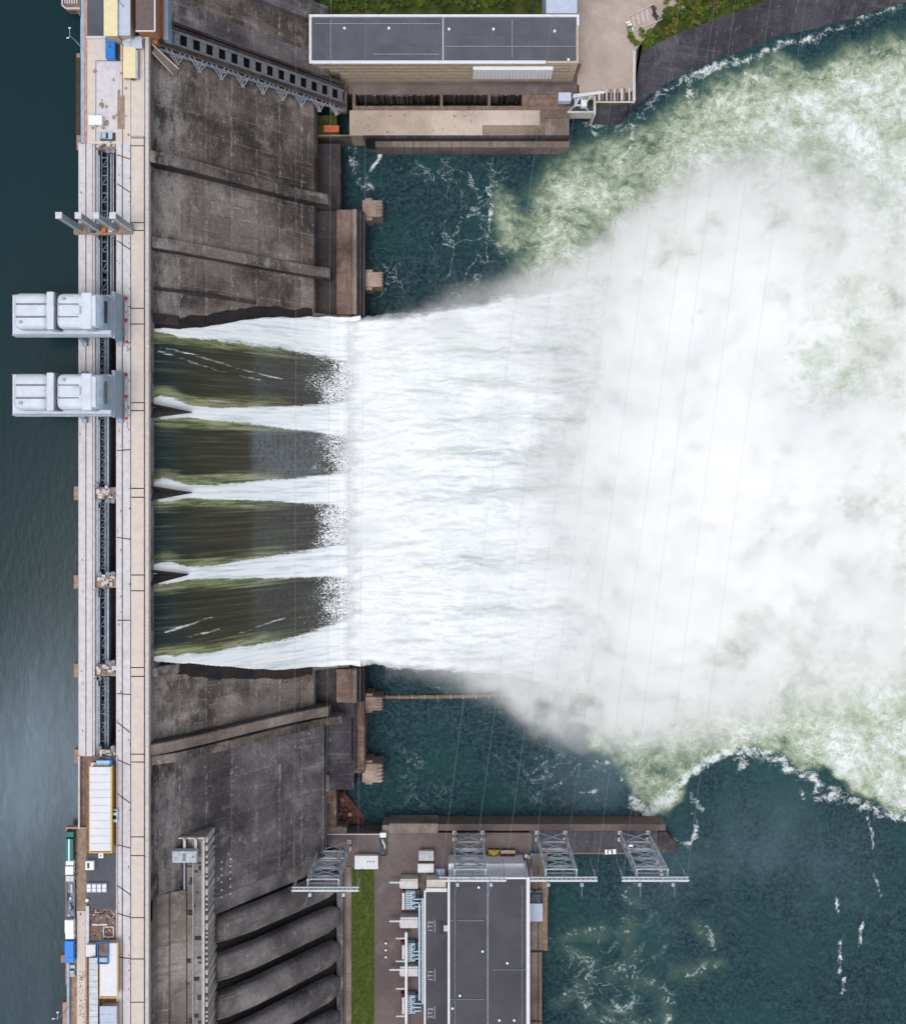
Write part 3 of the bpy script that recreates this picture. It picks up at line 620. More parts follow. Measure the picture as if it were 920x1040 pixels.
# bays of the gate gallery
PY_P=[145,230,320,412,501,591,681,768]
for k,(a,b) in enumerate(zip(PY_P[:-1],PY_P[1:])):
    a2,b2=a+6.5,b-6.5
    ya,yb=PY(b2,95),PY(a2,95)
    # two chords, cross members and bracing of the gate frame
    m=MB(); x0,x1=PX(102.8,95),PX(107.8,95)
    if k<2: x1=PX(110.2,95); x0=PX(104,95)
    for x in (x0,x1): m.bar((x,ya,95.3),(x,yb,95.3),.5,.7)
    nn=8 if k in (0,1,5,6) else 11
    for q in range(nn+1):
        y=ya+(yb-ya)*q/nn; m.bar((x0,y,95.2),(x1,y,95.2),.35,.5)
        if q<nn and (q%2==0 or k in (2,3,4)):
            y2=ya+(yb-ya)*(q+1)/nn; m.bar((x0,y,94.9),(x1,y2,94.9),.25,.3)
    m.build('gate_frame','steel_mid',dam)
    m=MB().box(x0,x1,ya,yb,90.5,93.6)
    for q in range(9):
        y=ya+(yb-ya)*random.random(); m.box(x0+.3,x0+random.uniform(.8,1.6),y,y+random.uniform(.6,2.2),93.6,94.4)
    m.build('gate_body','steel_dark',dam)
    if k<2:
        m=MB().bar((PX(113.2,97),ya,97),(PX(113.2,97),yb,97),.5,.5).bar((PX(115.6,97),ya,97),(PX(115.6,97),yb,97),.45,.5); m.build('guide_beam','steel_grey',dam)
    else:
        MB().box(x1+.25,PX(111.,95),ya,yb,92,95.).build('gate_leaf','crane_blue_grey' if k%2 else 'steel_mid',dam,bevel=.05)
    MB().tube([(PX(98.6,98),ya,97.5),(PX(98.6,98),yb,97.5)],.45,8).tube([(PX(100.6,97.5),ya,97),(PX(100.6,97.5),yb-3,97)],.3,8).build('service_pipe','steel_pale',dam)
    MB().box(-128.6,-122.02,ya-3,yb+3,60,61).build('gate_slot','black_void',dam)
for y in PY_P:
    yc=PY(y,99.5); m=MB().box(PX(97.5,99.4),PX(118.,99.4),yc-2.2,yc+2.2,60,98.8)
    m.build('gate_pier','dirt_brown',dam,bevel=.15)
    m=MB()
    for q in range(14):
        x=PX(random.uniform(98,116.5),99); w=random.uniform(.6,2.); yy=yc+random.uniform(-2.,1.4)
        m.box(x,x+w,yy,yy+random.uniform(.5,1.6),98.8,99.+random.random()*1.2)
    m.build('hoist_block','parapet_pale',dam,bevel=.06)
    m=MB()
    for q in range(8):
        m=MB(); x=PX(random.uniform(98,116.5),99); yy=yc+random.uniform(-2.2,1.7); m.box(x,x+random.uniform(.4,1.),yy,yy+random.uniform(.3,.8),98.8,99.6+random.random()); m.build('hoist_gear','steel_mid',dam)
    for sx in (98.5,101,110,115): MB().cyl(PX(sx,99),yc+random.choice((-2.9,2.9)),97.5,99.2,.9,10).build('hoist_drum','steel_mid',dam)
    if y>230: MB().pbox(75.2,80.4,y-7,y+7,88,98.2).build('pier_head','dirt_brown',dam,bevel=.2)
# upper part of the crest: wide pale slab
strip('plaza_slab',89.,133.,39,146,'road_beige',100.0); strip('plaza_slab',133.4,147.,39,138,'road_beige',100.0)
strip('repair_slab',98.,122.,63,134,'slab_pale',100.08,.3)
strip('slab_joint',97.4,98.,62,144,'joint_dark',100.07,.2); strip('slab_joint',97.4,124.,61.4,62.,'joint_dark',100.09,.2); strip('slab_joint',124.4,125.2,36,146,'joint_dark',100.05,.2)
strip('edge_strip',86.,89.,-300,146,'slab_rust',99.8); strip('edge_strip',82.5,86.,-300,146,'crane_blue_grey',99.9)
MB().pbox(77.5,82.4,55,137,88,97.6).build('edge_recess','joint_dark',dam); MB().pbox(78,82.4,54,58,88,99).build('edge_recess_end','dirt_brown',dam,bevel=.1); MB().pbox(78,82.4,137,152,88,99).build('edge_recess_end','dirt_brown',dam,bevel=.1)
for k in range(22):
    m=MB(); x=random.choice([random.gauss(125,4),random.uniform(92,131)]); y=random.uniform(66,142); r=random.uniform(.25,1.1)
    pts=[(PX(x,100.1)+r*random.uniform(.4,1.3)*math.cos(a),PY(y,100.1)+r*random.uniform(.4,1.6)*math.sin(a)) for a in np.linspace(0,6.283,9)[:-1]]
    m.poly(pts,100.,100.1+.03*random.random()+.01*k); m.build('deck_stain','dirt_brown',dam)
m=MB().pbox(119.5,126.8,97,131,99.9,100.11); m.build('deck_patch','dirt_brown',dam)
# lower part of the crest
strip('service_deck',88,118.2,768,1330,'slab_brown',99.8); strip('asphalt_patch',88.,119.,867,923,'roof_grey',99.95,.4)
strip('ledge',80,88,768,842,'slab_brown',99.); strip('ledge',68,88,842,1330,'dirt_brown',99.); strip('ledge_path',78.5,87,925,1330,'road_beige',99.5,.5)
strip('edge_parapet',79.6,81.4,768,842,'parapet_pale',100.6,2.4); strip('edge_parapet',67,88,840,842.,'slab_rust',100.,2.4); strip('edge_parapet',67,68.2,842,1000,'slab_rust',100.,2.4)
strip('edge_parapet',68.2,70.8,978,1330,'crane_blue_grey',100.4,2.4); strip('ledge_kerb',87,88.6,925,1330,'slab_rust',100.2)
MB().pbox(64,70.4,1018,1330,88,98.5).build('edge_footing','slab_rust',dam); MB().pbox(62,70,970,978,88,99.5).build('edge_footing','dirt_brown',dam,bevel=.3)
strip('parapet_foot',118.2,119.2,768,1330,'parapet_pale',100.6)
for k in range(50):
    m=MB()
    x=random.uniform(80,86); y=random.uniform(985,1040); m.pbox(x,x+random.uniform(.3,1.6),y,y+random.uniform(.3,1.4),99.4,99.6+random.random()*.5)
    m.build('stored_timber','parapet_pale',dam)
for k in range(45):
    m=MB()
    x=random.uniform(89,118); y=random.choice([random.uniform(924,932),random.uniform(924,956)]); m.pbox(x,x+random.uniform(.4,2.2),y,y+random.uniform(.3,1.4),99.7,99.9+random.random()*.8)
    m.build('stored_timber','parapet_pale',dam)
for k in range(40):
    m=MB()
    x=random.uniform(89,118); y=random.choice([random.uniform(924,932),random.uniform(924,956)]); m.pbox(x,x+random.uniform(.4,2.2),y,y+random.uniform(.3,1.4),99.7,99.9+random.random()*.8)
    m.build('scrap','steel_dark',dam)

# --- intake block, pilasters and penstocks (lower left)
xb=PX(208.5,84)
MB().box(-101.2,xb,-320,-140.,20,84).build('intake_block','intake_concrete',dam,bevel=.1)
m=MB()
for a,b in ((187,188.4),(196,197),(205,206.4),(178,179.2)): m.box(PX(a,84.5),PX(b,84.5),-318,-141.5,84,84.8)
m.build('cart_rail','steel_grey',dam)
for k in range(34):
    m=MB()
    y=-143-random.random()*88; x=PX(random.uniform(185,205),84.4); m.box(x,x+random.uniform(.4,2.6),y,y+random.uniform(.3,2.),84,84.25+random.random()*.2)
    m.build('deck_stain','dark_concrete',dam)
MB().box(xb-.5,xb,-320,-140.6,84,85.4).box(-104.,xb,-140.5,-140.0,84,85.4).build('block_parapet','parapet_pale',dam)
m=MB(); y=-140.5
while y>-318:
    w=random.choice([.6,.8,1.,1.9,2.4]); m.box(xb,xb+.9,y-w,y,66,83.6); y-=w+random.choice([.9,1.3,1.7])
m.build('pilaster','parapet_pale',dam,bevel=.05)
MB().prism([(xb,66),(xb+.02,67.5),(-50,10.0),(-50,-2),(xb,-2)],-320,-168.05).build('penstock_bed','black_rock',dam)
MB().prism([(xb,69.),(xb+.02,72.5),(-53,15.),(-50,11.0),(-50,-2),(xb,-2)],-175.,-168.06).build('penstock_berm','penstock_concrete',dam,bevel=.3)
def penstock(yc):
    # saddle-backed concrete casing running down the slope
    w=5.0; sec=[]
    for a in np.linspace(math.pi,0,13): sec.append((w*math.cos(a),3.0*math.sin(a)+3.4))
    sec=[(-w,0)]+sec+[(w,0)]
    path=[(xb-.4,71.),(-90,67.5),(-82,59.),(-72,45.5),(-62,31.5),(-56,23.),(-52.8,17.),(-51.4,12.5)]
    sc_=[.9,.98,1.,1.,1.,.96,.8,.45]
    vs=[];k=len(sec)
    for (x,z),q in zip(path,sc_):
        for (yy,hh) in sec: vs.append((x+hh*.62*q,yc+yy*q-(1-q)*3.5,z-4+hh*.78*q))
    fs=[]
    for i in range(len(path)-1):
        for j in range(k-1): fs.append((i*k+j,i*k+j+1,(i+1)*k+j+1,(i+1)*k+j))
    fs+=[tuple(range(k)),tuple((len(path)-1)*k+j for j in range(k))]
    m=MB(); m._add(vs,fs); o=m.build('penstock','penstock_concrete',dam,smooth=True)
    m=MB()
    for i in range(len(path)-3):
        (x,z),(x2,z2)=path[i],path[i+1]
        m.bar((x+3.2*.62,yc-w-.05,z-4+3.2*.78),(x2+3.2*.62,yc-w-.05,z2-4+3.2*.78),.5,.5)
    m.build('penstock_edge','wall_concrete',o)
for q in range(9): penstock(-181.0-q*15.2)
m=MB()
for a,b in ((-232,-168.2),): m.box(-51.2,-48.4,-320,-168.2,-2,14.2)
m.build('toe_wall','face_concrete',dam,bevel=.2)
# white survey marks dotted on the abutment face
m=MB()
for py in (883,890,896,903,911,918):
    for px in (228,235): 
        X_=-86.; m.cyl(PX(px,63),PY(py-12,63),62.,float(zprof(PX(px,63)))+1.3,.24,8)
m.build('survey_mark','paint_white',dam)
EXPO=0.05
def L(px,py,z): return (PX(px,z),PY(py,z),z)
# ================================================================= LAND
def pp(pts,z): return [(PX(a,z),PY(b,z)) for a,b in pts]
m=MB(); m.box(PX(316,12),PX(540,12),-330,PY(846,12),-3,11.9); m.build('lower_yard','yard_concrete'); lower_yard=bpy.data.objects['lower_yard']
tag(lower_yard,'brown paved service yard between the lower dam face and the turbine hall',kind='structure')
MB().box(PX(357,12.1),PX(380,12.1),-330,PY(882,12.1),11.9,12.15).build('lawn','lawn_grass'); tag(bpy.data.objects['lawn'],'narrow strip of green lawn along the yard at the foot of the penstocks',kind='structure')
m=MB(); m.box(PX(352,12),PX(357,12),-330,PY(880,12),11,12.5); o=m.build('kerb','wall_concrete'); tag(o,'pale concrete kerb between the penstocks and the lawn strip',kind='structure')
q=thing('quay','long brown concrete quay wall reaching from the yard out into the river','quay',(60,PY(850,12),0))
MB().box(PX(537.4,12),PX(668,12),PY(866,12),PY(844,12),-3,11.6).build('quay_deck','bank_concrete',q)
MB().box(PX(445,11.8),PX(676,11.8),PY(844,12)+.05,PY(837,11.8),-3,11.8).build('quay_wall','roof_brown',q,bevel=.15)
MB().box(PX(395,12),PX(445,12),PY(846,12)+.05,PY(836,12),-3,12.6).box(PX(388,12),PX(395,12),PY(846,12)+.05,PY(838,12),-3,12.2).build('quay_block','wall_concrete',q,bevel=.2)
MB().box(PX(555,12),PX(640,12),PY(867.4,12),PY(866.05,12),6,11.9).build('quay_edge','wood_brown',q,bevel=.05)
MB().poly(pp([(668,866),(668,845),(676,845),(688,858),(688,866)],6),-3,[5.6]*5).build('quay_toe','dark_concrete',q,bevel=.2)
MB().box(PX(318,13),PX(352,13),PY(846,12)+.05,PY(840,13),-3,13.).box(PX(330,13.4),PX(348,13.4),PY(845,12)+.3,PY(839,13),8,13.6).build('quay_block','wall_concrete',q,bevel=.4)
MB().box(PX(318,13),PX(390,13),PY(846.2,12)-.4,PY(846,12)+.0,11,13.2).build('quay_rail','parapet_pale',q)
# rubble at the corner of the apron
for k in range(70):
    a=random.random(); b=random.random()
    px=342+a*28; py=804+b*32
    if (px-342)/28>.25+(py-804)/40: continue
    z=max(.2,5.5-a*5); r=random.uniform(.5,1.5)
    m=MB(); n_=9; vs=[Vector((random.gauss(0,1),random.gauss(0,1),random.gauss(0,.7))).normalized()*r*random.uniform(.7,1.15) for _ in range(12)]
    import bmesh as _b
    me=bpy.data.meshes.new('boulder'); bm=_b.new(); [bm.verts.new(v) for v in vs]; _b.ops.convex_hull(bm,input=bm.verts); 
    for v in [v for v in bm.verts if not v.link_faces]: bm.verts.remove(v)
    bm.to_mesh(me); bm.free()
    me.materials.append(M['rubble_brown' if random.random()<.85 else 'pier_concrete']); o=bpy.data.objects.new('boulder',me); COL.objects.link(o); o.location=(PX(px,z),PY(py,z),z+r*.2)
    tag(o,'reddish brown boulder in the rubble heap beside the lower apron','boulder','boulders in the rubble heap at the apron corner')
MB().poly(pp([(341,800),(352,806),(372,834),(372,837),(341,837)],2),-3,[4.6,3.6,-.4,-.4,4.6]).build('rubble_ground','rubble_brown'); tag(bpy.data.objects['rubble_ground'],'reddish rubble slope at the corner of the lower apron',kind='structure')
# upper bank: plaza, slope, grass
plz=[(586,-60),(586,100),(600,101),(636,96),(645,90),(646,50),(668,22),(700,6),(720,-60)]
MB().poly(pp(plz,15),-3,15.).build('plaza_ground','plaza_concrete'); tag(bpy.data.objects['plaza_ground'],'pale dusty yard at the end of the upper powerhouse',kind='structure')
eA=[(597,107),(643,105),(645,60),(668,43),(700,29),(735,17),(770,4),(800,-8),(1000,-80),(1300,-190)]
eB=[(597,129),(625,131),(655,108),(672,95),(705,77),(740,63),(790,42),(830,36),(940,6),(1300,-110)]
def interp_idx(pl,n):
    s=np.linspace(0,len(pl)-1,n); k=range(len(pl)); return list(zip(np.interp(s,k,[p[0] for p in pl]),np.interp(s,k,[p[1] for p in pl])))
A=pp(interp_idx(eA,60),14.6); B=pp(interp_idx(eB,60),-2.5)
vs=[];fs=[]
for i in range(60):
    for j in range(9):
        t=j/8; vs.append((A[i][0]*(1-t)+B[i][0]*t,A[i][1]*(1-t)+B[i][1]*t,14.6*(1-t)-2.5*t))
for i in range(59):
    for j in range(8): fs.append((i*9+j,(i+1)*9+j,(i+1)*9+j+1,i*9+j+1))
m=MB(); m._add(vs,fs); o=m.build('embankment','bank_concrete'); tag(o,'dark sloped concrete embankment running along the upper bank to the water',kind='structure')
A2=A; C2=pp([(640+11*k,-400) for k in range(60)],14.6)
vs=[];fs=[]
for i in range(60):
    for j in range(6):
        t=j/5; vs.append((A2[i][0]*(1-t)+C2[i][0]*t,A2[i][1]*(1-t)+C2[i][1]*t,14.62))
for i in range(59):
    for j in range(5): fs.append((i*6+j,(i+1)*6+j,(i+1)*6+j+1,i*6+j+1))
m=MB(); m._add(vs,fs); o=m.build('grass_bank','wild_grass'); tag(o,'rough olive green grass above the upper embankment',kind='structure')
MB().box(PX(300,14),PX(588,14),PY(20,14),330,-3,13.8).build('grass_strip','wild_grass'); tag(bpy.data.objects['grass_strip'],'green strip of grass behind the upper powerhouse',kind='structure')
MB().box(PX(318,14),PX(588,14),PY(95,14),PY(20,14)-.02,-3,13.6).build('powerhouse_ground','yard_concrete'); tag(bpy.data.objects['powerhouse_ground'],'brown concrete ground in front of the upper powerhouse',kind='structure')
# retaining wall with fence panels round the plaza corner
m=thing('retaining_wall','brown concrete retaining wall with fin posts at the plaza corner above the dark slope','wall',(PX(640,15),PY(98,15),0))
MB().box(PX(592,14),PX(644,14),PY(107,14),PY(101.5,14),-3,14.).build('wall_body','dark_concrete',m,bevel=.1)
MB().box(PX(603,14.5),PX(644.5,14.5),PY(104.6,14.5),PY(103.,14.5),14,15.).box(PX(642,15),PX(645,15),PY(103,15),PY(52,15),-3,15.6).build('coping','parapet_pale',m,bevel=.08)
for k,px in enumerate((607,611,615,619,623,626,630,633,638)): MB().box(PX(px,15.6),PX(px+(1.6 if k%3 else 2.6),15.6),PY(102.5,15),PY(92-k*.3,15),14.5,15.8).build('fin','wall_concrete' if k%2 else 'parapet_pale',m,bevel=.05)
MB().box(PX(603,15.2),PX(642,15.2),PY(102.4,15),PY(94,15),15,15.12).build('bed','dark_concrete',m)

# ================================================================= UPPER POWERHOUSE
T=38.
ph=thing('powerhouse','long upper powerhouse with a flat dark grey roof and tan facade beside the spillway pool','building',(PX(450,T),PY(40,T),0))
x0,x1=PX(314,T),PX(588,T); y0,y1=PY(64.5,T),PY(14.5,T)
MB().box(x0+.3,x1-.3,y0+.5,y1-.3,13,T-.8).build('wall','wall_tan',ph)
MB().box(x0+1.2,x1-1.2,y0+1.4,y1-1.2,T-1.,T-.5).build('roof','roof_grey',ph)
m=MB().box(x0,x1-14,y0,y0+1.3,T-1.,T).box(x0,x0+1,y0,y1,T-1,T+.02).box(x0,x1,y1-1,y1,T-1.,T-.02).box(x1-1,x1,y0+16,y1,T-1,T+.02); m.build('parapet','trim_white',ph,bevel=.05)
MB().box(PX(449.4,T),PX(450.4,T),y0+1.3,y1-1,T-1,T-.3).build('roof_ridge','steel_pale',ph)
for px,py in ((350,29),(395,29),(456,30),(501,30),(563,32),(577,61)): MB().cyl(PX(px,T),PY(py,T),T-.6,T+.7,.55,8).build('roof_vent','paint_white',ph)
for (u0,v0),(u1,v1) in (((320,24),(446,24)),((453,47),(584,47)),((336,20),(336,60)),((520,20),(520,58)),((380,55),(446,55))): MB().bar(L(u0,v0,T-.3),L(u1,v1,T-.3),.22,.22).build('roof_pipe','steel_grey',ph)
for a,b,c,d in ((318,330,20,60),(380,440,45,58),(470,540,22,36),(540,566,40,60)): MB().pbox(a,b,c,d,T-.8,T-.44-.01*(a%5)).build('roof_patch','roof_dark',ph)
m=MB()
for k,z in enumerate((18.5,22.5,26.5,30.5,34.)): m.box(x0+2,x1-3,y0+.5-.12-.06*(k%2),y0+.6,z,z+1.3)
m.build('cladding_band','wall_band',ph)
m=MB().box(PX(480,24),PX(560,24),y0-.9,y0+.6,21,33.); m.build('bay_front','paint_white',ph,bevel=.1)
m=MB()
for k in range(22): m.box(PX(480.4+k*3.62,24),PX(480.9+k*3.62,24),y0-1.,y0-.85,21,32.8)
m.build('bay_mullion','parapet_pale',ph)
MB().box(PX(333,17),PX(346,17),y0-.3,y0+.6,13,26).build('door','roof_brown',ph)
MB().pbox(554.5,586,-60,13.5,13,37.).build('annex','roof_blue_grey',ph,bevel=.1)
# stepped intake deck in front of the powerhouse
fd=thing('river_deck','pale concrete deck and dark slot between the upper powerhouse and the pool','deck',(PX(460,15),PY(120,15),0))
MB().pbox(358,588,86,96,13.5,15.).build('upper_ledge','yard_concrete',fd,bevel=.1)
m=MB().pbox(358,446,107.4,112,-3,16).pbox(446,580,107.4,112,-3,16.02).pbox(358,361,95,112,-3,16.04).pbox(447,449.6,95,108,-3,16.06).pbox(495.5,498,95,108,-3,16.08).pbox(530,575,96,108,-3,15.5)
m.build('slot_frame','slab_brown',fd,bevel=.1)
for k in range(60):
    m=MB()
    x=random.uniform(362,530); m.box(PX(x,10),PX(x+random.uniform(.4,2.2),10),PY(98,12)-.4,PY(96,12),3,13.6+random.random())
    m.build('slot_rib','wall_concrete',fd)
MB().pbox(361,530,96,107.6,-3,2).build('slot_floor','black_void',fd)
MB().pbox(355,490,112.,137.6,-3,16.2).build('deck_slab','pale_concrete',fd,bevel=.1)
MB().pbox(490,578,112.,138.5,-3,16.15).build('deck_slab','wall_concrete',fd,bevel=.1)
MB().box(PX(490,16),PX(548,16),PY(112.2,16),PY(112.2,16)-6.5,16.1,16.24).build('deck_patch','pale_concrete',fd)
MB().pbox(369,578,137.4,140.2,-3,16.6).build('deck_kerb','dark_concrete',fd,bevel=.1)
MB().pbox(381,578,140.3,149.5,-3,11.5).build('face_wall','wall_concrete',fd,bevel=.2)
for px in (398,410,419,427,433,446,458,467,479,497,515,527,538,552,560):
    m=MB()
    m.box(PX(px,11.7),PX(px+random.uniform(.8,1.8),11.7),PY(149.8,11.7),PY(140.2,11.7),0,11.75)
    m.build('face_fin','slab_brown',fd)
MB().pbox(553,577,118,119,16,16.8).pbox(552,553,112,137,16,16.6).build('deck_rail','slab_brown',fd)
MB().pbox(318,356,136.6,138.4,-3,15.6).build('side_kerb','wall_concrete',fd,bevel=.1)
for k in range(26):
    m=MB()
    x=random.uniform(358,486); y=random.uniform(113,136); r=random.uniform(.1,.5)
    pts=[(PX(x,16)+r*random.uniform(.4,1.6)*math.cos(a),PY(y,16)+r*random.uniform(.3,1.)*math.sin(a)) for a in np.linspace(0,6.283,8)[:-1]]
    m.poly(pts,16.15,16.22+.002*k)
    m.build('deck_stain','slab_brown',fd)
MB().pbox(318,342,117,137,10,14.).build('grass_patch','wild_grass'); tag(bpy.data.objects['grass_patch'],'small patch of dark grass beside the foot of the inclined trestle',kind='structure')
o=thing('orange_container','rusty orange container at the foot of the inclined trestle','container',(PX(336.5,16),PY(131,16),14))
MB().box(-3.4,3.4,-1.5,1.5,0,2.6).build('shell','paint_orange',o,True,.08); m=MB()
for k in range(9): m.box(-3.2+k*.75,-3.0+k*.75,-1.56,1.56,.15,2.66)
m.build('corrugation','rubble_brown',o,True)
# portal slewing crane beside the deck
jc=thing('slewing_crane','small white and pale blue slewing crane with jib at the end of the upper deck','crane',(PX(588,16),PY(103,16),16))
b=(PX(588,16),PY(103,16))
MB().pbox(576,604,112.5,114.5,8,16.6).pbox(602.5,605,97,116,-3,16.4).build('track_beam','parapet_pale',jc,bevel=.08)
MB().pbox(574,602,100,112,-3,14.2).build('pit','steel_dark',jc)
m=MB()
for a,c in ((578,99),(597,99),(578,112),(597,112)): m.bar(L(a,c,16),L(584+(a>588)*9,100+(c>105)*7,24),.7)
m.bar(L(584,100,24),L(593,100,24),.7).bar(L(584,107,24),L(593,107,24),.7).bar(L(584,100,24),L(584,107,24),.7).bar(L(593,100,24),L(593,107,24),.7).bar(L(584,107,24),L(589,97,27),.8).bar(L(593,107,24),L(589,97,27),.8)
m.build('portal','steel_pale',jc)
MB().pbox(567,580,93.5,102.5,24,28.5).build('machine_house','roof_blue_grey',jc,bevel=.25)
MB().pbox(590,596,101,108,24,27.2).build('cab','trim_white',jc,bevel=.2)
m=MB(); 
for dz in (-1,1):
    m.bar(L(582,97.5+dz,28),L(614,93.5+dz*.5,36),.55)
for k in range(8):
    t=k/8;t2=(k+1)/8; f=lambda t,d:L(582+32*t,97.5-4*t+d*(1-.5*t),28+8*t); m.bar(f(t,-1),f(t2,1),.25); m.bar(f(t,1),f(t,-1),.25)
m.bar(L(593,107,25),L(601,96,32),.5)
m.build('jib','trim_white',jc)
o=thing('access_stair','rusty orange steel access stair at the corner of the upper powerhouse','stair',(PX(585,20),PY(70,20),15))
m=MB().bar(L(578,80,16),L(584,64,27),.5).bar(L(583,81,16),L(590,65,27),.5); m.build('stringer','paint_orange',o)
m=MB(); 
for k in range(10): t=(k+.5)/10; m.bar(L(578+6*t,80-16*t,16+11*t),L(583+7*t,81-16*t,16+11*t),.8,.12)
m.build('tread','roof_brown',o)
# parking bay with cars at the top
pk=thing('fenced_pen','pale railed pen beside the green bushes at the plaza edge','fence',(PX(650,15),PY(22,15),15))
m=MB(); P4=[L(637,18,15.6),L(664,4,15.6),L(669,21,15.6),L(640,33,15.6)]
for a_,b_ in zip(P4,P4[1:]+P4[:1]): m.bar(a_,b_,.35,.9)
m.build('rail','parapet_pale',pk)
m=MB(); m.poly([(p[0],p[1]) for p in P4],15.,15.06); m.build('pad','plaza_concrete',pk)
for k in range(4): m=MB(); m.bar(L(644+k*4.6,27-k*2,15.5),L(642+k*4.8,17-k*2.6,15.5),.7,.5); m.build('bench','parapet_pale',pk)

# ---------------------------------------------------------------- vehicles
def vehicle(name,label,cat,x,y,z,Ln,Wd,Hh,rz,body,cab=None,kind='car',load=None):
    t=thing(name,label,cat,(x,y,z),None,rz)
    r=.36 if kind=='car' else .5
    for sx in (-.32,.32):
        for sy in (-1,1):
            m=MB(); m.tube([(sx*Ln,sy*(Wd/2-.28),r),(sx*Ln,sy*(Wd/2+.02),r)],r,12); m.build('wheel','rubber',t,True)
    if kind=='car':
        MB().box(-Ln/2,Ln/2,-Wd/2,Wd/2,.35,.95).build('body',body,t,True,.14,seg=2)
        MB()._add([(-.30*Ln,-Wd*.44,.9),(.22*Ln,-Wd*.44,.9),(.22*Ln,Wd*.44,.9),(-.30*Ln,Wd*.44,.9),(-.22*Ln,-Wd*.38,1.4),(.08*Ln,-Wd*.38,1.4),(.08*Ln,Wd*.38,1.4),(-.22*Ln,Wd*.38,1.4)],[(0,3,2,1),(4,5,6,7),(0,1,5,4),(1,2,6,5),(2,3,7,6),(3,0,4,7)]).build('window','glass_dark',t,True)
        MB().box(-.21*Ln,.07*Ln,-Wd*.375,Wd*.375,1.385,1.45).build('roof',body,t,True,.03)
    else:
        MB().box(-Ln/2,Ln/2,-Wd*.4,Wd*.4,.55,.95).build('chassis','rubber',t,True)
        c0=Ln*.5-2.1
        MB().box(c0,Ln/2,-Wd/2,Wd/2,.7,2.7).build('cab',cab or body,t,True,.16,seg=2)
        MB().box(Ln/2-.12,Ln/2+.03,-Wd*.42,Wd*.42,1.7,2.4).build('windscreen','glass_dark',t,True)
        if kind=='box':
            MB().box(-Ln/2,c0-.25,-Wd/2,Wd/2,.95,Hh).build('cargo_box',body,t,True,.08)
            MB().box(-Ln/2+.1,c0-.35,-.25,.25,Hh,Hh+.06).build('roof_rib','paint_white' if load=='stripe' else body,t,True)
        else:
            m=MB().box(-Ln/2,c0-.25,-Wd/2,Wd/2,.95,1.15).box(-Ln/2,c0-.25,-Wd/2,-Wd/2+.1,1.15,1.8).box(-Ln/2,c0-.25,Wd/2-.1,Wd/2,1.15,1.8).box(-Ln/2,-Ln/2+.1,-Wd/2+.1,Wd/2-.1,1.15,1.8); m.build('bed',body,t,True)
            if load:
                for k in range(10):
                    m=MB(); u=random.uniform(-Ln/2+1,c0-1.4); v=random.uniform(-Wd*.3,Wd*.3); m.box(u-random.uniform(.4,1.),u+random.uniform(.4,1.),v-.35,v+.35,1.15,1.6+random.random()*.5); m.build('cargo',random.choice(['steel_pale','steel_dark','parapet_pale','steel_mid']),t,True)
    return t
R90=math.pi/2
def at(px,py,z): return PX(px,z),PY(py,z),z
x,y,z=at(73.5,857,99); vehicle('railcar','long teal trailer with a white roof stripe on the ledge above the reservoir','trailer',x,y,z,10.5,3.,3.4,R90,'paint_teal','paint_teal','box','stripe')
x,y,z=at(73.5,878,99); vehicle('box_truck','white box truck parked end to end with the teal trailer','truck',x,y,z,5.4,2.9,3.2,R90,'paint_white','paint_white','box')
x,y,z=at(73.5,909,99); vehicle('flatbed_truck','long grey flatbed loaded with metal scrap on the reservoir ledge','truck',x,y,z,16.,3.,3,R90,'steel_mid','steel_pale','flat',True)
x,y,z=at(73.5,941,99); vehicle('box_truck','white truck with brown blotches on its roof, between the scrap flatbed and the blue truck','truck',x,y,z,7.2,3.2,3.3,-R90,'paint_white','paint_white','box')
x,y,z=at(73.5,963.5,99); vehicle('box_truck','bright blue truck parked on the reservoir ledge','truck',x,y,z,8.2,3.2,3.4,-R90,'paint_bright_blue','paint_bright_blue','box')
x,y,z=at(74.5,985,99); vehicle('parked_car','small pale grey van parked behind the blue truck','van',x,y,z,4.4,2.0,2,R90,'tarp_grey')
x,y,z=at(389.5,856,12); vehicle('flatbed_truck','white truck with a blue loaded bed at the yard corner below the apron','truck',x,y,z,10.5,2.8,3,R90+.02,'steel_dark','paint_white','flat',True)
x,y,z=at(619.5,864.5,11.6); vehicle('parked_car','white car parked on the quay deck by the last lattice tower','car',x,y,z,4.9,2.2,1.5,0.05,'paint_white')
x,y,z=at(640,861,11.6); vehicle('parked_car','white car under the legs of the last lattice tower on the quay','car',x,y,z,3.4,2.,1.5,R90,'paint_white')
x,y,z=at(639,27,15); vehicle('parked_car','white car beside the railed pen at the plaza edge','car',x,y,z,4.4,2.1,1.5,-R90+.35,'paint_white')
x,y,z=at(664,10,15); vehicle('parked_car','dark red car by the bushes above the railed pen','car',x,y,z,4.,1.9,1.5,-R90+.3,'paint_maroon')
x,y,z=at(666,17.5,15); vehicle('parked_car','dark blue car at the lower corner of the railed pen','car',x,y,z,4.,1.9,1.5,-.9,'glass_dark')
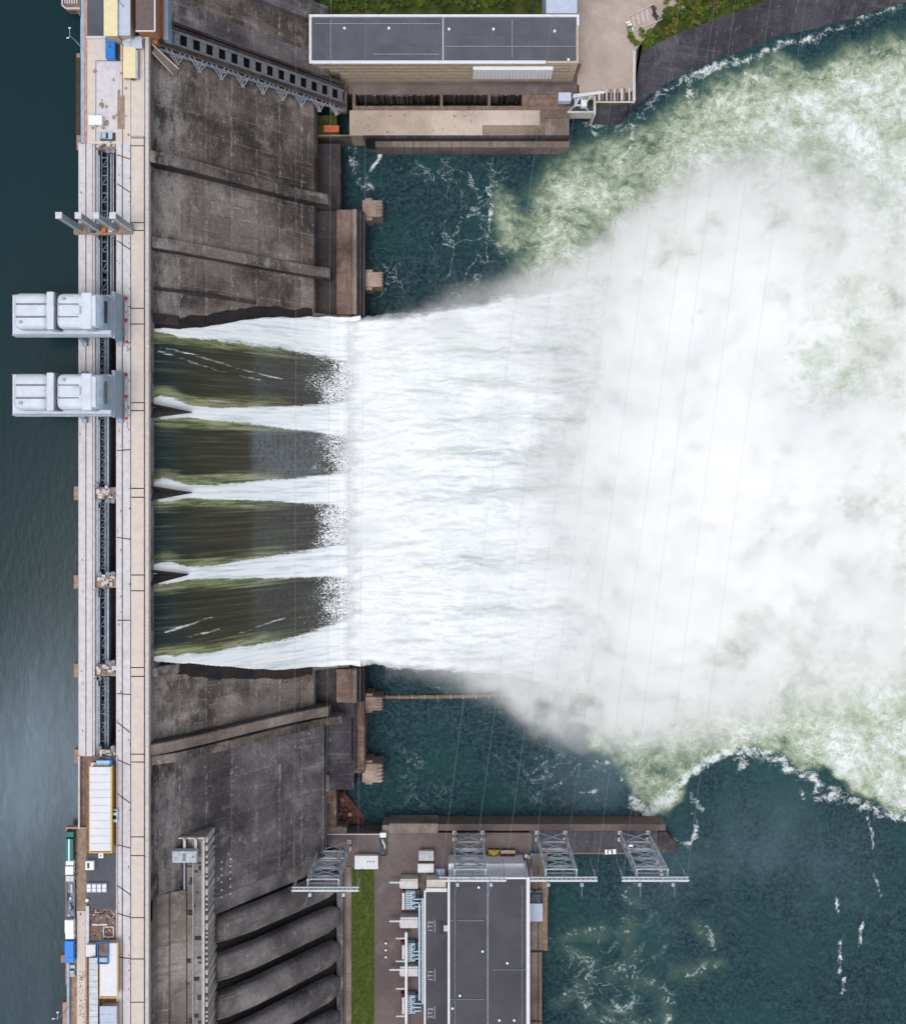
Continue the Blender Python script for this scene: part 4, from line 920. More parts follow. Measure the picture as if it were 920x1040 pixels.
# loader and trailer behind the turbine hall annex
lo=thing('wheel_loader','yellow wheel loader on the quay deck behind the turbine hall','loader',at(501,864.5,11.9))
MB().box(-2.2,2.2,-1.1,1.1,.7,1.9).build('body','paint_yellow',lo,True,.15); MB().box(-.6,.7,-.9,.9,1.9,3.).build('cab','glass_dark',lo,True,.1)
MB().box(-.75,.85,-1.,1.,3.,3.15).build('cab_roof','paint_yellow',lo,True); m=MB().bar((2.,-.7,1.5),(3.9,-.7,.7),.3).bar((2.,.7,1.5),(3.9,.7,.7),.3); m.build('arm','paint_yellow',lo,True); MB().box(3.7,4.7,-1.4,1.4,.2,1.2).build('bucket','steel_dark',lo,True,.1)
for sx in (-1.4,1.4):
    for sy in (-1,1): MB().tube([(sx,sy*.85,.75),(sx,sy*1.35,.75)],.75,12).build('wheel','rubber',lo,True)
tr=thing('tipper_trailer','maroon trailer with a pale canopy beside the yellow loader','trailer',at(515.5,866,11.9))
MB().box(-3,3,-1.2,1.2,.6,2.4).build('body','paint_maroon',tr,True,.1); MB().box(-3.2,3.2,.5,1.9,2.6,2.8).build('canopy','wall_tan',tr,True,.04)
for sx in (-1.8,1.8):
    for sy in (-1,1): MB().tube([(sx,sy*.95,.45),(sx,sy*1.3,.45)],.45,10).build('wheel','rubber',tr,True)
for px,py,mt,lb in ((534,868.5,'paint_white','pale drum standing by the maroon trailer'),(536.5,869.5,'paint_yellow','bright yellow drum at the corner of the turbine hall annex'),(540,867,'paint_blue','pale blue drum next to the second lattice tower foot')):
    o=thing('drum',lb,'drum',at(px,py,11.9)); MB().cyl(0,0,0,1.5,.75,14).build('shell',mt,o,True); MB().cyl(0,0,1.5,1.62,.8,14).cyl(.3,0,1.62,1.7,.12,8).build('lid',mt,o,True)

# ================================================================= INCLINED TRESTLE
ts=thing('inclined_trestle','long inclined trestle with square openings climbing the upper dam face','trestle',(-80,163,40))
def tz(x): return 20.+(-52-x)*(90-20)/(110-52.)+5.
xa,xb2=-109.5,-47.5
def TP(x,y,dz=0): return (x,y,tz(x)+dz)
yl,yh=158.4,165.6
m=MB().bar(TP(xa,yh),TP(xb2,yh),1.2,1.6).bar(TP(xa,yh+1.6,.6),TP(xb2,yh+1.6,.6),.7,1.); m.build('upper_beam','dark_concrete',ts)
m=MB().bar(TP(xa,yl),TP(xb2,yl),1.4,1.8); m.build('lower_beam','dark_concrete',ts)
MB().bar(TP(xa,yl-.9,.5),TP(xb2,yl-.9,.5),.35,.4).build('lower_rail','roof_brown',ts); MB().bar(TP(xa,yh+2.3,1.2),TP(xb2,yh+2.3,1.2),.3,.4).build('upper_rail','roof_brown',ts)
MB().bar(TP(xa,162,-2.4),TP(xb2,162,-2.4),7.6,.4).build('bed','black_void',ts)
NB=16
for k in range(NB):
    x=xa+1.5+(xb2-xa-3)*k/(NB-1); w=1.7
    MB().bar((x-w/2,162,tz(x-w/2)),(x+w/2,162,tz(x+w/2)),6.4,.7).build('cross_slab','trestle_slab',ts,bevel=.06)
    MB().bar((x+w/2-.35,162,tz(x+w/2)+.4),(x+w/2,162,tz(x+w/2)+.4),6.2,.3).build('slab_lip','trestle_steel',ts)
MB().bar(TP(xa,yl+1.2,.5),TP(xb2,yl+1.2,.5),1.1,.4).bar(TP(xa,yh-1.1,.5),TP(xb2,yh-1.1,.5),1.,.4).build('edge_slab','trestle_slab',ts)
# bents under the lower edge with flared struts
NS=9
for k in range(NS):
    x=xa+5+(xb2-xa-8)*k/(NS-1); zg=float(zprof(min(x,-46)))+.2
    t2=tz(x)
    m=MB()
    for a_,b2_ in ((-3.1,0),(3.1,0),(-1.5,.6),(1.5,-.6)): m.bar((x+a_,yl-.5,tz(x+a_)-.6),(x+b2_,yl-5.2,zg+.8),.4,.4)
    m.bar((x-3.2,yl-.6,tz(x-3.2)-.5),(x+3.2,yl-.6,tz(x+3.2)-.5),.4,.4).bar((x-2.,yl-2.6,(tz(x-2)+zg)/2),(x+2.,yl-2.6,(tz(x+2)+zg)/2),.35,.35)
    m.build('bracket_truss','trestle_steel',ts)
    MB().bar((x,yh,t2-.6),(x,yh,zg-2),.8,.8).build('bent','steel_grey',ts)
MB().bar(TP(xa,yl-2.0,-1.4),TP(xb2,yl-2.0,-1.4),1.0,.3).build('side_gallery','steel_mid',ts)
MB().box(-54,-46.5,156.5,168.5,13,17.5).build('lower_landing','slab_brown',ts,bevel=.15)
# low rail ramps beside the crest end
o=thing('crest_ramp','pale concrete ramp with handrails leaving the corner of the crest','ramp',(-108,155,90)); m=MB().bar((-111,PY(42,100),97),(-104,PY(64,92),86),.5,.8).bar((-111,PY(50,100),97),(-106,PY(70,92),86),.4,.6); m.build('handrail','parapet_pale',o)
MB().bar((-111,PY(47,100),96),(-104.5,PY(67,92),85.4),2.6,.5).build('ramp_slab','wall_concrete',o)

# ================================================================= CREST BUILDINGS AND GOODS
Z=100.
def roofed(name,label,a,b,c,d,h,roofm,wallm='wall_tan',trim=None,ribs=0,ribm='tarp_grey',axis='y',cat='building'):
    z=Z+h; t=thing(name,label,cat,(PX((a+b)/2,z),PY((c+d)/2,z),Z))
    x0,x1,y0,y1=PX(a,z),PX(b,z),PY(d,z),PY(c,z)
    MB().box(x0+.25,x1-.25,y0+.25,y1-.25,Z-.5,z-.3).build('wall',wallm,t)
    MB().box(x0,x1,y0,y1,z-.3,z).build('roof',roofm,t,bevel=.08)
    if trim: MB().box(x0-.35,x0-.02,y0-.4,y1+.3,z-.6,z-.2).box(x1+.02,x1+.4,y0-.4,y1+.3,z-.6,z-.2).box(x0-.35,x1+.4,y0-.8,y0-.42,z-.6,z-.22).build('gutter',trim,t)
    if ribs:
        m=MB()
        for k in range(1,ribs):
            if axis=='y': q=y0+(y1-y0)*k/ribs; m.box(x0+.1,x1-.1,q-.07,q+.07,z,z+.09)
            else: q=x0+(x1-x0)*k/ribs; m.box(q-.07,q+.07,y0+.1,y1-.1,z,z+.09)
        m.build('roof_seam',ribm,t)
    for k in range(3):
        wx=x0+.24; yy=y0+(y1-y0)*(k+.5)/3; MB().box(wx-.03,wx+.1,yy-.8,yy+.8,Z+h*.35,Z+h*.7).build('window','glass_dark',t)
    return t
roofed('crest_hall','pale yellow roofed hall at the top end of the dam crest',105.5,119.8,-60,36.5,9,'roof_yellow',cat='hall')
b_=roofed('crest_hall','pale blue grey roofed hall beside the yellow roof at the top end of the crest',119.9,132.6,-60,36.,8,'roof_blue_grey',cat='hall')
roofed('gatehouse','brown flat roofed block with a white rim beyond the pale blue roof',138.,157.5,-60,31,8,'roof_brown','brick_orange',cat='building')
MB().box(PX(156.8,Z+8.3),PX(158,Z+8.3),PY(31,Z+8.3),PY(-60,Z+8.3),Z+7.6,Z+8.3).box(PX(138,Z+8.3),PX(158,Z+8.3),PY(31.8,Z+8.3),PY(30.8,Z+8.3),Z+7.6,Z+8.28).build('roof_rim','trim_white',bpy.data.objects['gatehouse'])
MB().box(PX(134,97),PX(160,97),PY(44,97),260,70,97).build('gatehouse_base','brick_orange',bpy.data.objects['gatehouse'],bevel=.1)
MB().box(PX(158,97),PX(166,97),PY(36,97),260,75,96.4).build('gatehouse_terrace','brick_orange',bpy.data.objects['gatehouse'])
MB().box(PX(166,96),PX(171,96),PY(40,96),260,70,96).build('gatehouse_gallery','crane_blue_grey',bpy.data.objects['gatehouse'],bevel=.1)
strip('service_path',89,105,-60,39,'roof_grey',99.95); strip('plaza_edge',88,148,36.4,39,'slab_pale',100.8,1.6)
o=thing('intake_tower','pale octagonal platform projecting over the reservoir at the top edge','platform',(PX(73,98),PY(0,98),90)); MB().poly(pp([(64,-40),(64,6),(68,9),(76,9),(82,17),(83,-40)],99),88,99).build('deck','wood_brown',o,bevel=.15)
m=MB()
for a_,c_ in (((64,-40),(64,6)),((64,6),(68,9)),((68,9),(82,9))): m.bar(L(a_[0],a_[1],100),L(c_[0],c_[1],100),.5,1.4)
m.build('railing','parapet_pale',o)
for k in range(6): MB().box(*sum([[PX(66+2.4*k,99.4),PX(67.2+2.4*k,99.4)],[PY(4,99.4),PY(-12,99.4)],[99,99.8]],[])).build('grating','slab_pale',o)
def lamp(px,py,label,hx,hy,h=9.,two=True,mat='steel_pale'):
    x,y,z=at(px,py,99.5); t=thing('street_lamp',label,'street lamp',(x,y,z))
    MB().tube([(0,0,0),(0,0,h*.6),(hx*.3,hy*.3,h)],[.16,.12,.09],8).build('pole',mat,t,True)
    m=MB().tube([(hx*.3,hy*.3,h),(hx,hy,h+.5)],.08,6)
    if two: m.tube([(hx*.3,hy*.3,h),(hx*.2,hy*.2+2.6,h+.5)],.08,6)
    m.build('arm',mat,t,True)
    MB().box(hx-.45,hx+.45,hy-.2,hy+.2,h+.42,h+.6).build('lamp_head','paint_white',t,True,.05)
    if two: MB().box(hx*.2-.45,hx*.2+.45,hy*.2+2.4,hy*.2+2.8,h+.42,h+.6).build('lamp_head','paint_white',t,True,.05)
lamp(82,47,'slim white street lamp leaning out over the reservoir below the octagonal platform',-.8,-1.2,11)
lamp(70,1022,'street lamp with white heads over the reservoir near the bottom edge',-2.,.4,10)
lamp(133,17,'lamp post with a dark arm beside the pale blue roof',-2.,2.2,12,False,'steel_dark')
lamp(136,50,'white lamp post beside the white tarpaulin shelter',0,1.,6,False)
o=thing('blue_container','blue shipping container standing below the yellow roofed hall','container',at(115.2,50.5,100)); MB().box(-1.9,1.5,-4.2,4.2,.15,3.).build('shell','paint_blue',o,True,.06)
m=MB()
for k in range(15): m.box(-1.95,1.55,-4.+k*.56,-3.78+k*.56,.3,3.05)
m.build('corrugation','paint_blue',o,True); MB().box(1.56,2.6,-4.,4.1,.1,.5).build('skid','joint_dark',o,True); MB().box(-.5,.1,-.4,.3,3.05,3.12).build('roof_mark','steel_dark',o,True)
o=thing('shelter','white tarpaulin shelter at the corner of the crest','shelter',at(137,46.5,100)); 
m=MB(); vs=[(-3.6,2.,3.),(3.6,2.,3.),(3.5,-1.9,2.6),(-2.6,-1.9,2.6),(-3.5,.0,3.3),(3.5,0.,3.3),(-3.6,2.,2.8),(3.6,2.,2.8),(3.5,-1.9,2.4),(-2.6,-1.9,2.4)]; m._add(vs,[(0,1,5,4),(4,5,2,3),(6,9,8,7),(0,6,7,1),(1,7,8,2),(2,8,9,3),(3,9,6,0)]); m.build('canopy','roof_blue_grey',o,True)
for sx in (-3,3):
    for sy in (-1.6,1.7): MB().cyl(sx*.8,sy,0,2.6,.08,6).build('leg','steel_grey',o,True)
o=thing('site_cabin','beige flat roofed cabin by the parapet at the upper end of the crest','cabin',at(135.6,66,100)); MB().box(-2.9,1.6,-5.6,5.6,0,2.6).build('wall','wall_tan',o,True); MB().box(-3,1.7,-5.7,5.7,2.6,2.8).build('roof','roof_yellow',o,True,.05); MB().box(1.7,2.3,-5.6,4.5,.2,2.5).build('side_panel','tarp_grey',o,True); MB().box(-.5,1.,-5.75,-5.6,.1,2.).build('door','steel_dark',o,True)
o=thing('site_cabin','small white cabin standing alone on the pale crest slab','cabin',at(99.5,123.8,100)); MB().box(-2.4,2.3,-1.8,1.5,0,2.5).build('wall','paint_white',o,True); MB().box(-2.5,2.4,-1.9,1.6,2.5,2.7).build('roof','paint_white',o,True,.05); MB().box(-.5,.5,-1.86,-1.8,.1,2.).build('door','steel_grey',o,True)
x,y,z=at(108.,138.5,100); t=vehicle('parked_car','pale blue car parked at the end of the upper gate slot','car',x,y,z,5.2,2.4,1.6,0.,'transformer_blue')
m=MB(); m.box(PX(102,100.2),PX(117.5,100.2),PY(143,100.2),PY(134.8,100.2),99.9,100.22); o=m.build('ramp_plate','joint_dark'); tag(o,'dark steel plate under the pale blue car on the crest','plate')
# lower end
roofed('workshop','long white ribbed roof workshop with yellow gutter on the lower crest',91.5,112.8,779,864.5,5,'roof_white','paint_yellow','paint_yellow',11,cat='workshop')
o=thing('blue_container','blue and pale blue container at the upper end of the white ribbed workshop','container',at(110.5,774.,100)); MB().box(-3.6,1.9,-1.9,1.4,0.1,2.8).build('shell','paint_blue',o,True,.06); MB().box(-3.5,1.2,-1.7,1.2,2.8,2.9).build('roof','transformer_blue',o,True); MB().box(1.2,1.95,-1.8,1.3,2.8,2.92).build('rim','paint_blue',o,True)
o=thing('crate','white crate beside the blue container at the workshop end','crate',at(97,776.5,100)); MB().box(-1.1,1.1,-.8,.9,0,1.2).build('side','paint_white',o,True,.04); MB().box(-1.2,1.2,-.9,1.,1.2,1.3).build('lid','roof_white',o,True,.03)
x,y,z=at(118,828,99.9); 
o=thing('utility_van','white van beside the yellow gutter of the workshop','van',(PX(117.4,101),PY(828,101),99.9)); MB().box(-.85,.85,-2.3,2.3,.35,2.).build('body','paint_white',o,True,.15); MB().box(-.75,.75,1.3,1.9,1.95,2.06).box(-.75,.75,-1.2,.2,1.98,2.07).build('window','glass_dark',o,True)
for sy in (-1.5,1.5):
    for sx in (-.8,.8): MB().tube([(sx-.08,sy,.33),(sx+.08,sy,.33)],.33,10).build('wheel','rubber',o,True)
o=thing('hatch','small white square hatch between the workshop and the asphalt','hatch',at(103.3,868.5,100)); MB().box(-.9,.9,-.9,.9,0,.7).build('frame','paint_white',o,True,.05); MB().box(-.25,.25,-.25,.25,.7,.78).build('handle','steel_dark',o,True)
o=thing('cooling_unit','white cooling unit with a dark opening at the upper corner of the asphalt','unit',at(93,877.5,100)); MB().box(-1.6,1.5,-1.6,1.6,0,1.8).build('casing','paint_white',o,True,.08); MB().box(-.9,-.1,-1.,1.,1.8,1.86).build('grille','steel_dark',o,True)
for k in range(4):
    o=thing('panel_box',['white roof box at the left end of the row on the asphalt','white roof box second from the left in the row on the asphalt','white roof box third from the left in the row on the asphalt','white roof box at the right end of the row on the asphalt'][k],'box',at(91.8+k*5.2,900.5,100),'row of white boxes on the asphalt'); MB().box(-.85,.85,-1.6,1.6,0,1.5).build('casing','tarp_grey',o,True,.06); MB().box(-.6,.6,-1.2,-.2,1.5,1.56).box(-.6,.6,.2,1.2,1.5,1.56).build('vent_lid','paint_white',o,True)
o=thing('bollard','white stub post at the left edge of the asphalt','post',at(89.5,913.5,100)); MB().cyl(0,0,0,1.,.5,10).build('post','paint_white',o,True); MB().cyl(0,0,1.,1.1,.62,10).build('cap','paint_white',o,True)
roofed('store_shed','long pale green grey roofed shed at the lower left of the crest',90.8,99.8,973,1330,4,'steel_pale',cat='shed',ribs=60)
roofed('store_shed','white roofed shed with a small rooftop cage on the lower crest',102,119,958,1012,4,'roof_white',cat='shed',trim='paint_yellow')
o=thing('rooftop_cage','blue framed cage with goods on the white shed roof','cage',at(105.5,967,104)); m=MB().box(-2.,-1.8,-4,4,0,1.).box(1.8,2.,-4,4,0,1.).box(-1.8,1.8,3.8,4,0,1).box(-1.8,1.8,-4,-3.8,0,1).box(-1.8,1.8,-1.6,-1.4,0,1); m.build('frame','paint_blue',o,True); MB().box(-1.6,1.6,-1.,3.5,0,.6).build('goods','slab_brown',o,True,.1); MB().box(-1.5,1.5,-3.5,-1.9,0,.5).build('sheet','tarp_grey',o,True,.1)
roofed('store_shed','blue grey roofed shed at the bottom edge of the crest',101.5,119,1022,1120,4,'roof_blue_grey',cat='shed',ribs=12)
o=thing('site_cabin','small pale blue cabin above the pale green grey shed','cabin',at(96.5,963,100)); MB().box(-2.3,1.,-2.,2.2,0,2.4).build('wall','transformer_blue',o,True); MB().box(-2.4,1.1,-2.1,2.3,2.4,2.6).build('roof','trim_white',o,True,.05)
o=thing('low_wall','pale low wall running along the left side of the rubble patch','wall',(PX(89.5,100.5),PY(945,100.5),99.9)); MB().box(-.5,.5,-9,9,0,1.).build('body','parapet_pale',o,True,.08); MB().box(-.6,.6,-9.1,9.1,1.,1.12).build('coping','slab_pale',o,True)
o=thing('frame_slab','square concrete frame lying on the rubble patch','frame',at(111,946,99.9)); m=MB().box(-2.,2.,-2.,-1.6,0,.6).box(-2,2,1.6,2,0,.6).box(-2,-1.6,-1.6,1.6,0,.6).box(1.6,2,-1.6,1.6,0,.6); m.build('rim','parapet_pale',o,True,.05); MB().box(-6,-.5,2.3,3.,0,.5).build('beam','slab_pale',o,True,.05)
o=thing('wall_cart','pale grey trolley on rails on top of the intake block','trolley',(PX(187,90),PY(871,90),84.8)); MB().box(-4.6,4.6,-2.2,2.2,.8,4.6).build('housing','tarp_grey',o,True,.2); MB().box(-.6,.6,-1.3,1.3,4.6,4.75).box(3.,3.6,-.4,.4,4.6,4.8).build('roof_fan','steel_mid',o,True)
for sx in (-.6,3.6): MB().box(sx-.5,sx+.5,2.2,6.,1.,1.8).box(sx-.3,sx+.3,5.2,6.2,1.8,2.6).build('buffer_arm','steel_pale',o,True,.1)
for sx in (-3.6,3.6):
    for sy in (-1.6,1.6): MB().tube([(sx-.15,sy,.5),(sx+.15,sy,.5)],.5,10).build('wheel','rubber',o,True)

# ================================================================= GANTRY CRANES (housing overhangs the reservoir)
def gantry(ybot,ytop,label):
    yc=(ybot+ytop)/2; w=(ytop-ybot)/2; X0,X1=-152.4,-124.9
    t=thing('gantry_crane',label,'gantry crane',(-130,yc,100),'gantry cranes on the crest')
    # housing: rounded shoebox
    def shell(x0,x1,zt,ww,mat,nm,bev=2.3):
        return MB().box(x0,x1,yc-ww,yc+ww,116.,zt).build(nm,mat,t,bevel=bev,seg=4,smooth=False)
    shell(X0,-140.2,123.8,w,'crane_white','housing'); shell(-137.6,X1,123.8,w*.98,'crane_white','housing')
    shell(-140.4,-137.9,124.4,w+.25,'crane_white','roof_band',.3)
    MB().box(-137.85,-137.5,yc-w-.02,yc+w+.02,116,123.9).build('seam','crane_groove',t)
    shell(-128.6,-124.8,124.1,w+.12,'crane_white','roof_band',.6)
    # rounded front with its window slot
    prof=[(-124.9,115),(-124.9,123.6),(-122.8,123.2),(-121.6,121.9),(-120.9,119.),(-120.4,115)]
    fr=MB().prism(prof,yc-w*.94,yc+w*.94).build('front','crane_blue_grey',t,bevel=.5,seg=2)
    MB().prism([(-121.75,121.4),(-121.05,119.2),(-120.85,119.2),(-121.55,121.6)],yc-w*.62,yc+w*.6).build('window','glass_dark',fr)
    MB().box(-124.9,-123.4,yc-w*.85,yc+w*.85,123.1,124.0).build('front_hood','crane_white',fr,bevel=.35,seg=2)
    for q in (-.34,.36):
        MB().box(X0+1.2,-141.,yc+q*w-.3,yc+q*w+.3,123.75,123.95).build('groove','crane_groove',t); MB().box(-137.2,-129.4,yc+q*w-.2,yc+q*w+.2,123.75,123.94).build('groove','crane_groove',t)
    MB().box(-131.4,-128.8,yc-1.3,yc+1.6,123.7,124.6).build('roof_box','crane_white',t,bevel=.2)
    # girder platform under the housing, wider toward the lower side
    MB().box(X0-3.,-120.7,yc-w-1.6,yc+w+.3,113.2,116.).build('girder','crane_white',t,bevel=.3)
    MB().box(X0-2.6,-121.2,yc-w-1.45,yc-w-1.15,116,116.8).build('walkway_rail','crane_blue_grey',t)
    MB().box(X0-2.6,-121,yc-w-1.85,yc-w-1.61,113.2,114.2).build('girder_ledge','steel_grey',t)
    # handrails, roof vents, ladder, panel joints
    for ys_ in (yc-w-1.5,yc+w+.2):
        m=MB().bar((X0-2.8,ys_,117.1),(-121,ys_,117.1),.12,.12)
        for q in range(17): m.bar((X0-2.8+q*2.05,ys_,116),(X0-2.8+q*2.05,ys_,117.1),.1,.1)
        m.build('handrail','steel_grey',t)
    for q in (): MB().box(X0+1.+q*3.05-.05,X0+1.+q*3.05+.05,yc-w+1.2,yc+w-1.2,123.78,123.86 if q not in (4,) else 123.85).build('panel_joint','tarp_grey',t)
    for vx,vy in ((-149.5,-.62),(-134.6,.66)): MB().box(vx-.55,vx+.55,yc+vy*w-.5,yc+vy*w+.5,123.7,124.35).build('roof_vent','crane_blue_grey',t,bevel=.08)
    m=MB().bar((-139.2,yc+w+.35,116),(-139.2,yc+w+.35,124.6),.1).bar((-138.7,yc+w+.35,116),(-138.7,yc+w+.35,124.6),.1)
    for q in range(14): m.bar((-139.2,yc+w+.35,116.4+q*.6),(-138.7,yc+w+.35,116.4+q*.6),.07)
    m.build('ladder','steel_grey',t)
    # legs and travel gear
    for lx in (-134.6,-121.6):
        for sy in (-1,1):
            MB()._add([(lx-1.,yc+sy*(w+1.6)-.8,101.4),(lx+1.,yc+sy*(w+1.6)-.8,101.4),(lx+1.,yc+sy*(w+1.6)+.8,101.4),(lx-1.,yc+sy*(w+1.6)+.8,101.4),(lx-.7,yc+sy*(w-1.2)-.9,113.3),(lx+.7,yc+sy*(w-1.2)-.9,113.3),(lx+.7,yc+sy*(w-1.2)+.9,113.3),(lx-.7,yc+sy*(w-1.2)+.9,113.3)],[(0,3,2,1),(4,5,6,7),(0,1,5,4),(1,2,6,5),(2,3,7,6),(3,0,4,7)]).build('leg','crane_blue_grey',t,bevel=.1)
        MB().box(lx-.9,lx+.9,yc-w-3.6,yc+w+2.8,100.2,101.6).build('bogie','crane_blue_grey',t,bevel=.12)
        MB().box(lx-.7,lx+.7,yc-w,yc+w,107.5,109.).build('tie_beam','crane_blue_grey',t,bevel=.1)
    MB().box(-121.2,-120.1,yc-w-2.,yc+w+2.,104,113.2).build('ladder_screen','crane_blue_grey',t,bevel=.1)
    # hazard striped guard along the downstream rail
    for k in range(0,10,1):
        y=yc+w+2.-k*2.0; MB().box(-120.0,-119.2,y-(1.1 if k%2==0 else 2.),y,100.,100.9).build('guard','red_paint' if k in (0,4,8) else 'slab_pale',t)
gantry(48.4,61.,'white enclosed gantry crane on the crest, farther from the open spillway bays')
gantry(20.3,33.,'white enclosed gantry crane on the crest above the first open spillway bay')
# four tall columns of the hoist portal
hp=thing('hoist_portal','four tall pale grey columns in a row standing across the crest above the gantry cranes','portal',(-128,87.8,100))
for x in (-136.6,-129.9,-123.7,-117.9):
    MB().box(x-.85,x+.85,87.,88.7,97,122.6).build('column','steel_pale',hp,bevel=.08)
    MB().box(x-1.15,x+1.15,86.7,89.,122.6,123.3).build('column_cap','steel_pale',hp,bevel=.1)
    m=MB().box(x-.95,x-.75,86.9,88.8,100,122.6).box(x+.75,x+.95,86.9,88.8,100,122.6); m.build('flange','steel_grey',hp)
MB().box(-139,-117,85.8,90,97.6,100.3).build('base','dirt_brown',hp,bevel=.3)
for x,mt in ((-127.5,'paint_orange'),(-131.5,'steel_dark'),(-133,'steel_mid'),(-125,'parapet_pale')): MB().box(x-.8,x+.8,86.4,88.,100.3,101.8).build('winch',mt,hp,bevel=.15)

# ================================================================= LATTICE PORTAL TOWERS
def tower(xl,yb,label,zb=11.8,zt=60.):
    W=12.4; Dp=3.0; t=thing('lattice_tower',label,'lattice tower',(xl+W/2,yb-Dp/2,zb),'lattice portal towers along the quay')
    lv=[zb,25.,36.5,46.5,55.,59.]
    for x in (xl,xl+W):
        for y in (yb,yb-Dp):
            MB().bar((x,y,zb),(x,y,zt),.6,.6).build('leg','steel_pale',t)
            MB().box(x-.9,x+.9,y-.9,y+.9,zb-.2,zb+.9).build('footing','parapet_pale',t,bevel=.1)
    def panel(p0,p1,nm):
        m=MB()
        for a,b in zip(lv[:-1],lv[1:]):
            A0=(p0[0],p0[1],a);A1=(p1[0],p1[1],a);B0=(p0[0],p0[1],b);B1=(p1[0],p1[1],b)
            if nm=='rear_bracing': MB().bar(B0,B1,.6,.6).build('rear_strut','steel_grey',t)
            else: m.bar(B0,B1,.6,.6)
            if nm!='rear_bracing': m.bar(A0,B1,.34,.34); m.bar(A1,B0,.34,.34)
        if nm!='rear_bracing': m.build(nm,'steel_grey',t)
    panel((xl,yb),(xl+W,yb),'front_bracing'); panel((xl,yb-Dp),(xl+W,yb-Dp),'rear_bracing'); panel((xl,yb),(xl,yb-Dp),'side_bracing'); panel((xl+W,yb),(xl+W,yb-Dp),'side_bracing')
    xa_,xe=xl-6.2,xl+20.6; yc=yb-3.7
    m=MB().bar((xa_,yc-.7,zt),(xe,yc-.7,zt),.55,.55).bar((xa_,yc+.7,zt),(xe,yc+.7,zt),.55,.55).bar((xa_,yc,zt+1.3),(xe,yc,zt+1.3),.5,.5)
    for k in range(14):
        x=xa_+(xe-xa_)*k/14; x2=xa_+(xe-xa_)*(k+1)/14; m.bar((x,yc-.7,zt),(x2,yc+.7,zt),.25); m.bar((x,yc+.7,zt),(x2,yc,zt+1.3),.25); m.bar((x,yc-.7,zt),(x,yc,zt+1.3),.25)
    m.build('crossarm','steel_pale',t)
    for x in (xa_+.6,xl+7.2,xe-.6):
        m=MB().tube([(x,yc,zt-.2),(x+.2,yc+1.0,zt-22.)],.14,6)
        for q in range(9): f=q/9; m.tube([(x+.2*f,yc+1.*f,zt-1-8*f),(x+.2*f,yc+1.*f,zt-1.25-8*f)],.32,8)
        m.build('insulator','steel_grey',t)
    for x in (xl+1.,xl+W+2.):
        MB().bar((x,yc,zt+1.),(x-1.,yc-3.5,zt+9.),.28,.28).build('earth_spike','steel_grey',t); MB().box(x-.6,x+.6,yc-2.8,yc-1.4,zt-.5,zt+.8).build('surge_arrester','steel_pale',t,bevel=.1)
    return t
TW=[(-58.3,-165.,'lattice portal tower standing between the penstocks and the lawn strip'),(.7,-161.,'lattice portal tower rising behind the white annex of the turbine hall'),(37.2,-161.,'lattice portal tower at the outer corner of the turbine hall, over the quay'),(73.8,-161.,'lattice portal tower at the outer end of the quay over the river')]
for a in TW: tower(*a)
# ---------------------------------------------------------------- cables
def cable(p,q,label,sag=4.,r=.032,mat='cable_grey',grp='power cables over the spillway'):
    pts=[]; n_=28
    for i in range(n_+1):
        s_=i/n_; pts.append((p[0]+(q[0]-p[0])*s_,p[1]+(q[1]-p[1])*s_,p[2]+(q[2]-p[2])*s_-sag*4*s_*(1-s_)))
    o=MB().tube(pts,r,5).build('power_cable',mat); tag(o,label,'power cable',grp); return o
names=['first','second','third','last']
slope=.125
for i,(xl,yb,_) in enumerate(TW):
    for j,x in enumerate((xl-5.6,xl+7.2,xl+20.)):
        dx=(2.5,66,66,66)[i]+j*2-2; 
        cable((x,yb-3.7,59.8),(x+dx,330,62.),'thin grey power cable from the %s arm of the %s'%(('near','middle','far')[j],('tower beside the penstocks','tower behind the hall annex','tower at the hall corner','tower at the quay end')[i]),6.)
for k,(a_,b_) in enumerate((((694,898),(940,1052)),((700,892),(944,1040)),((704,912),(930,1064)),((690,905),(900,1062)))):
    cable((PX(a_[0],59.5),PY(a_[1],59.5),59.5),(PX(b_[0],57.),PY(b_[1],57.),57.),'dark power cable slanting away over the lower river, %s of four'%('uppermost but one','uppermost','lowermost but one','lowermost')[k],2.,.16,'cable_dark','dark cables over the lower river')

# ================================================================= TURBINE HALL (bottom)
T=34.
th=thing('turbine_hall','long turbine hall with dark grey roof and white parapets beside the river','building',(PX(496,T),PY(960,T),12))
x0,x1=PX(454.5,T),PX(538,T); yt=PY(891,T); yb=-330
MB().box(x0+.3,x1-.3,yb,yt-.3,11.5,T-1.).build('wall','trim_white',th)
MB().box(x0+1,x1-1.2,yb,yt-.8,T-1.1,T-.7).build('roof','hall_roof',th)
MB().box(x0,x0+1.,yb,yt,T-1.3,T).box(x1-1.5,x1,yb,yt,T-1.3,T+.02).box(x0+1,x1-1.5,yt-.8,yt,T-1.3,T-.02).build('parapet','trim_white',th,bevel=.06)
MB().box(PX(494.6,T),PX(496.,T),yb,yt-.8,T-1.,T-.55).build('roof_ridge','steel_mid',th)
for px,py in ((486,901),(490,966),(515,978),(467,1011),(459.5,1024),(507,1036),(522,1036)): MB().cyl(PX(px,T),PY(py,T),T-.8,T+.5,.5,8).build('roof_vent','paint_white',th)
for a,b,c,d in ((458,480,910,1000),(500,530,930,1010),(470,494,1000,1030),(512,534,892,920)): MB().pbox(a,b,c,d,T-.9,T-.66-.01*(a%4)).build('roof_patch','hall_roof',th)
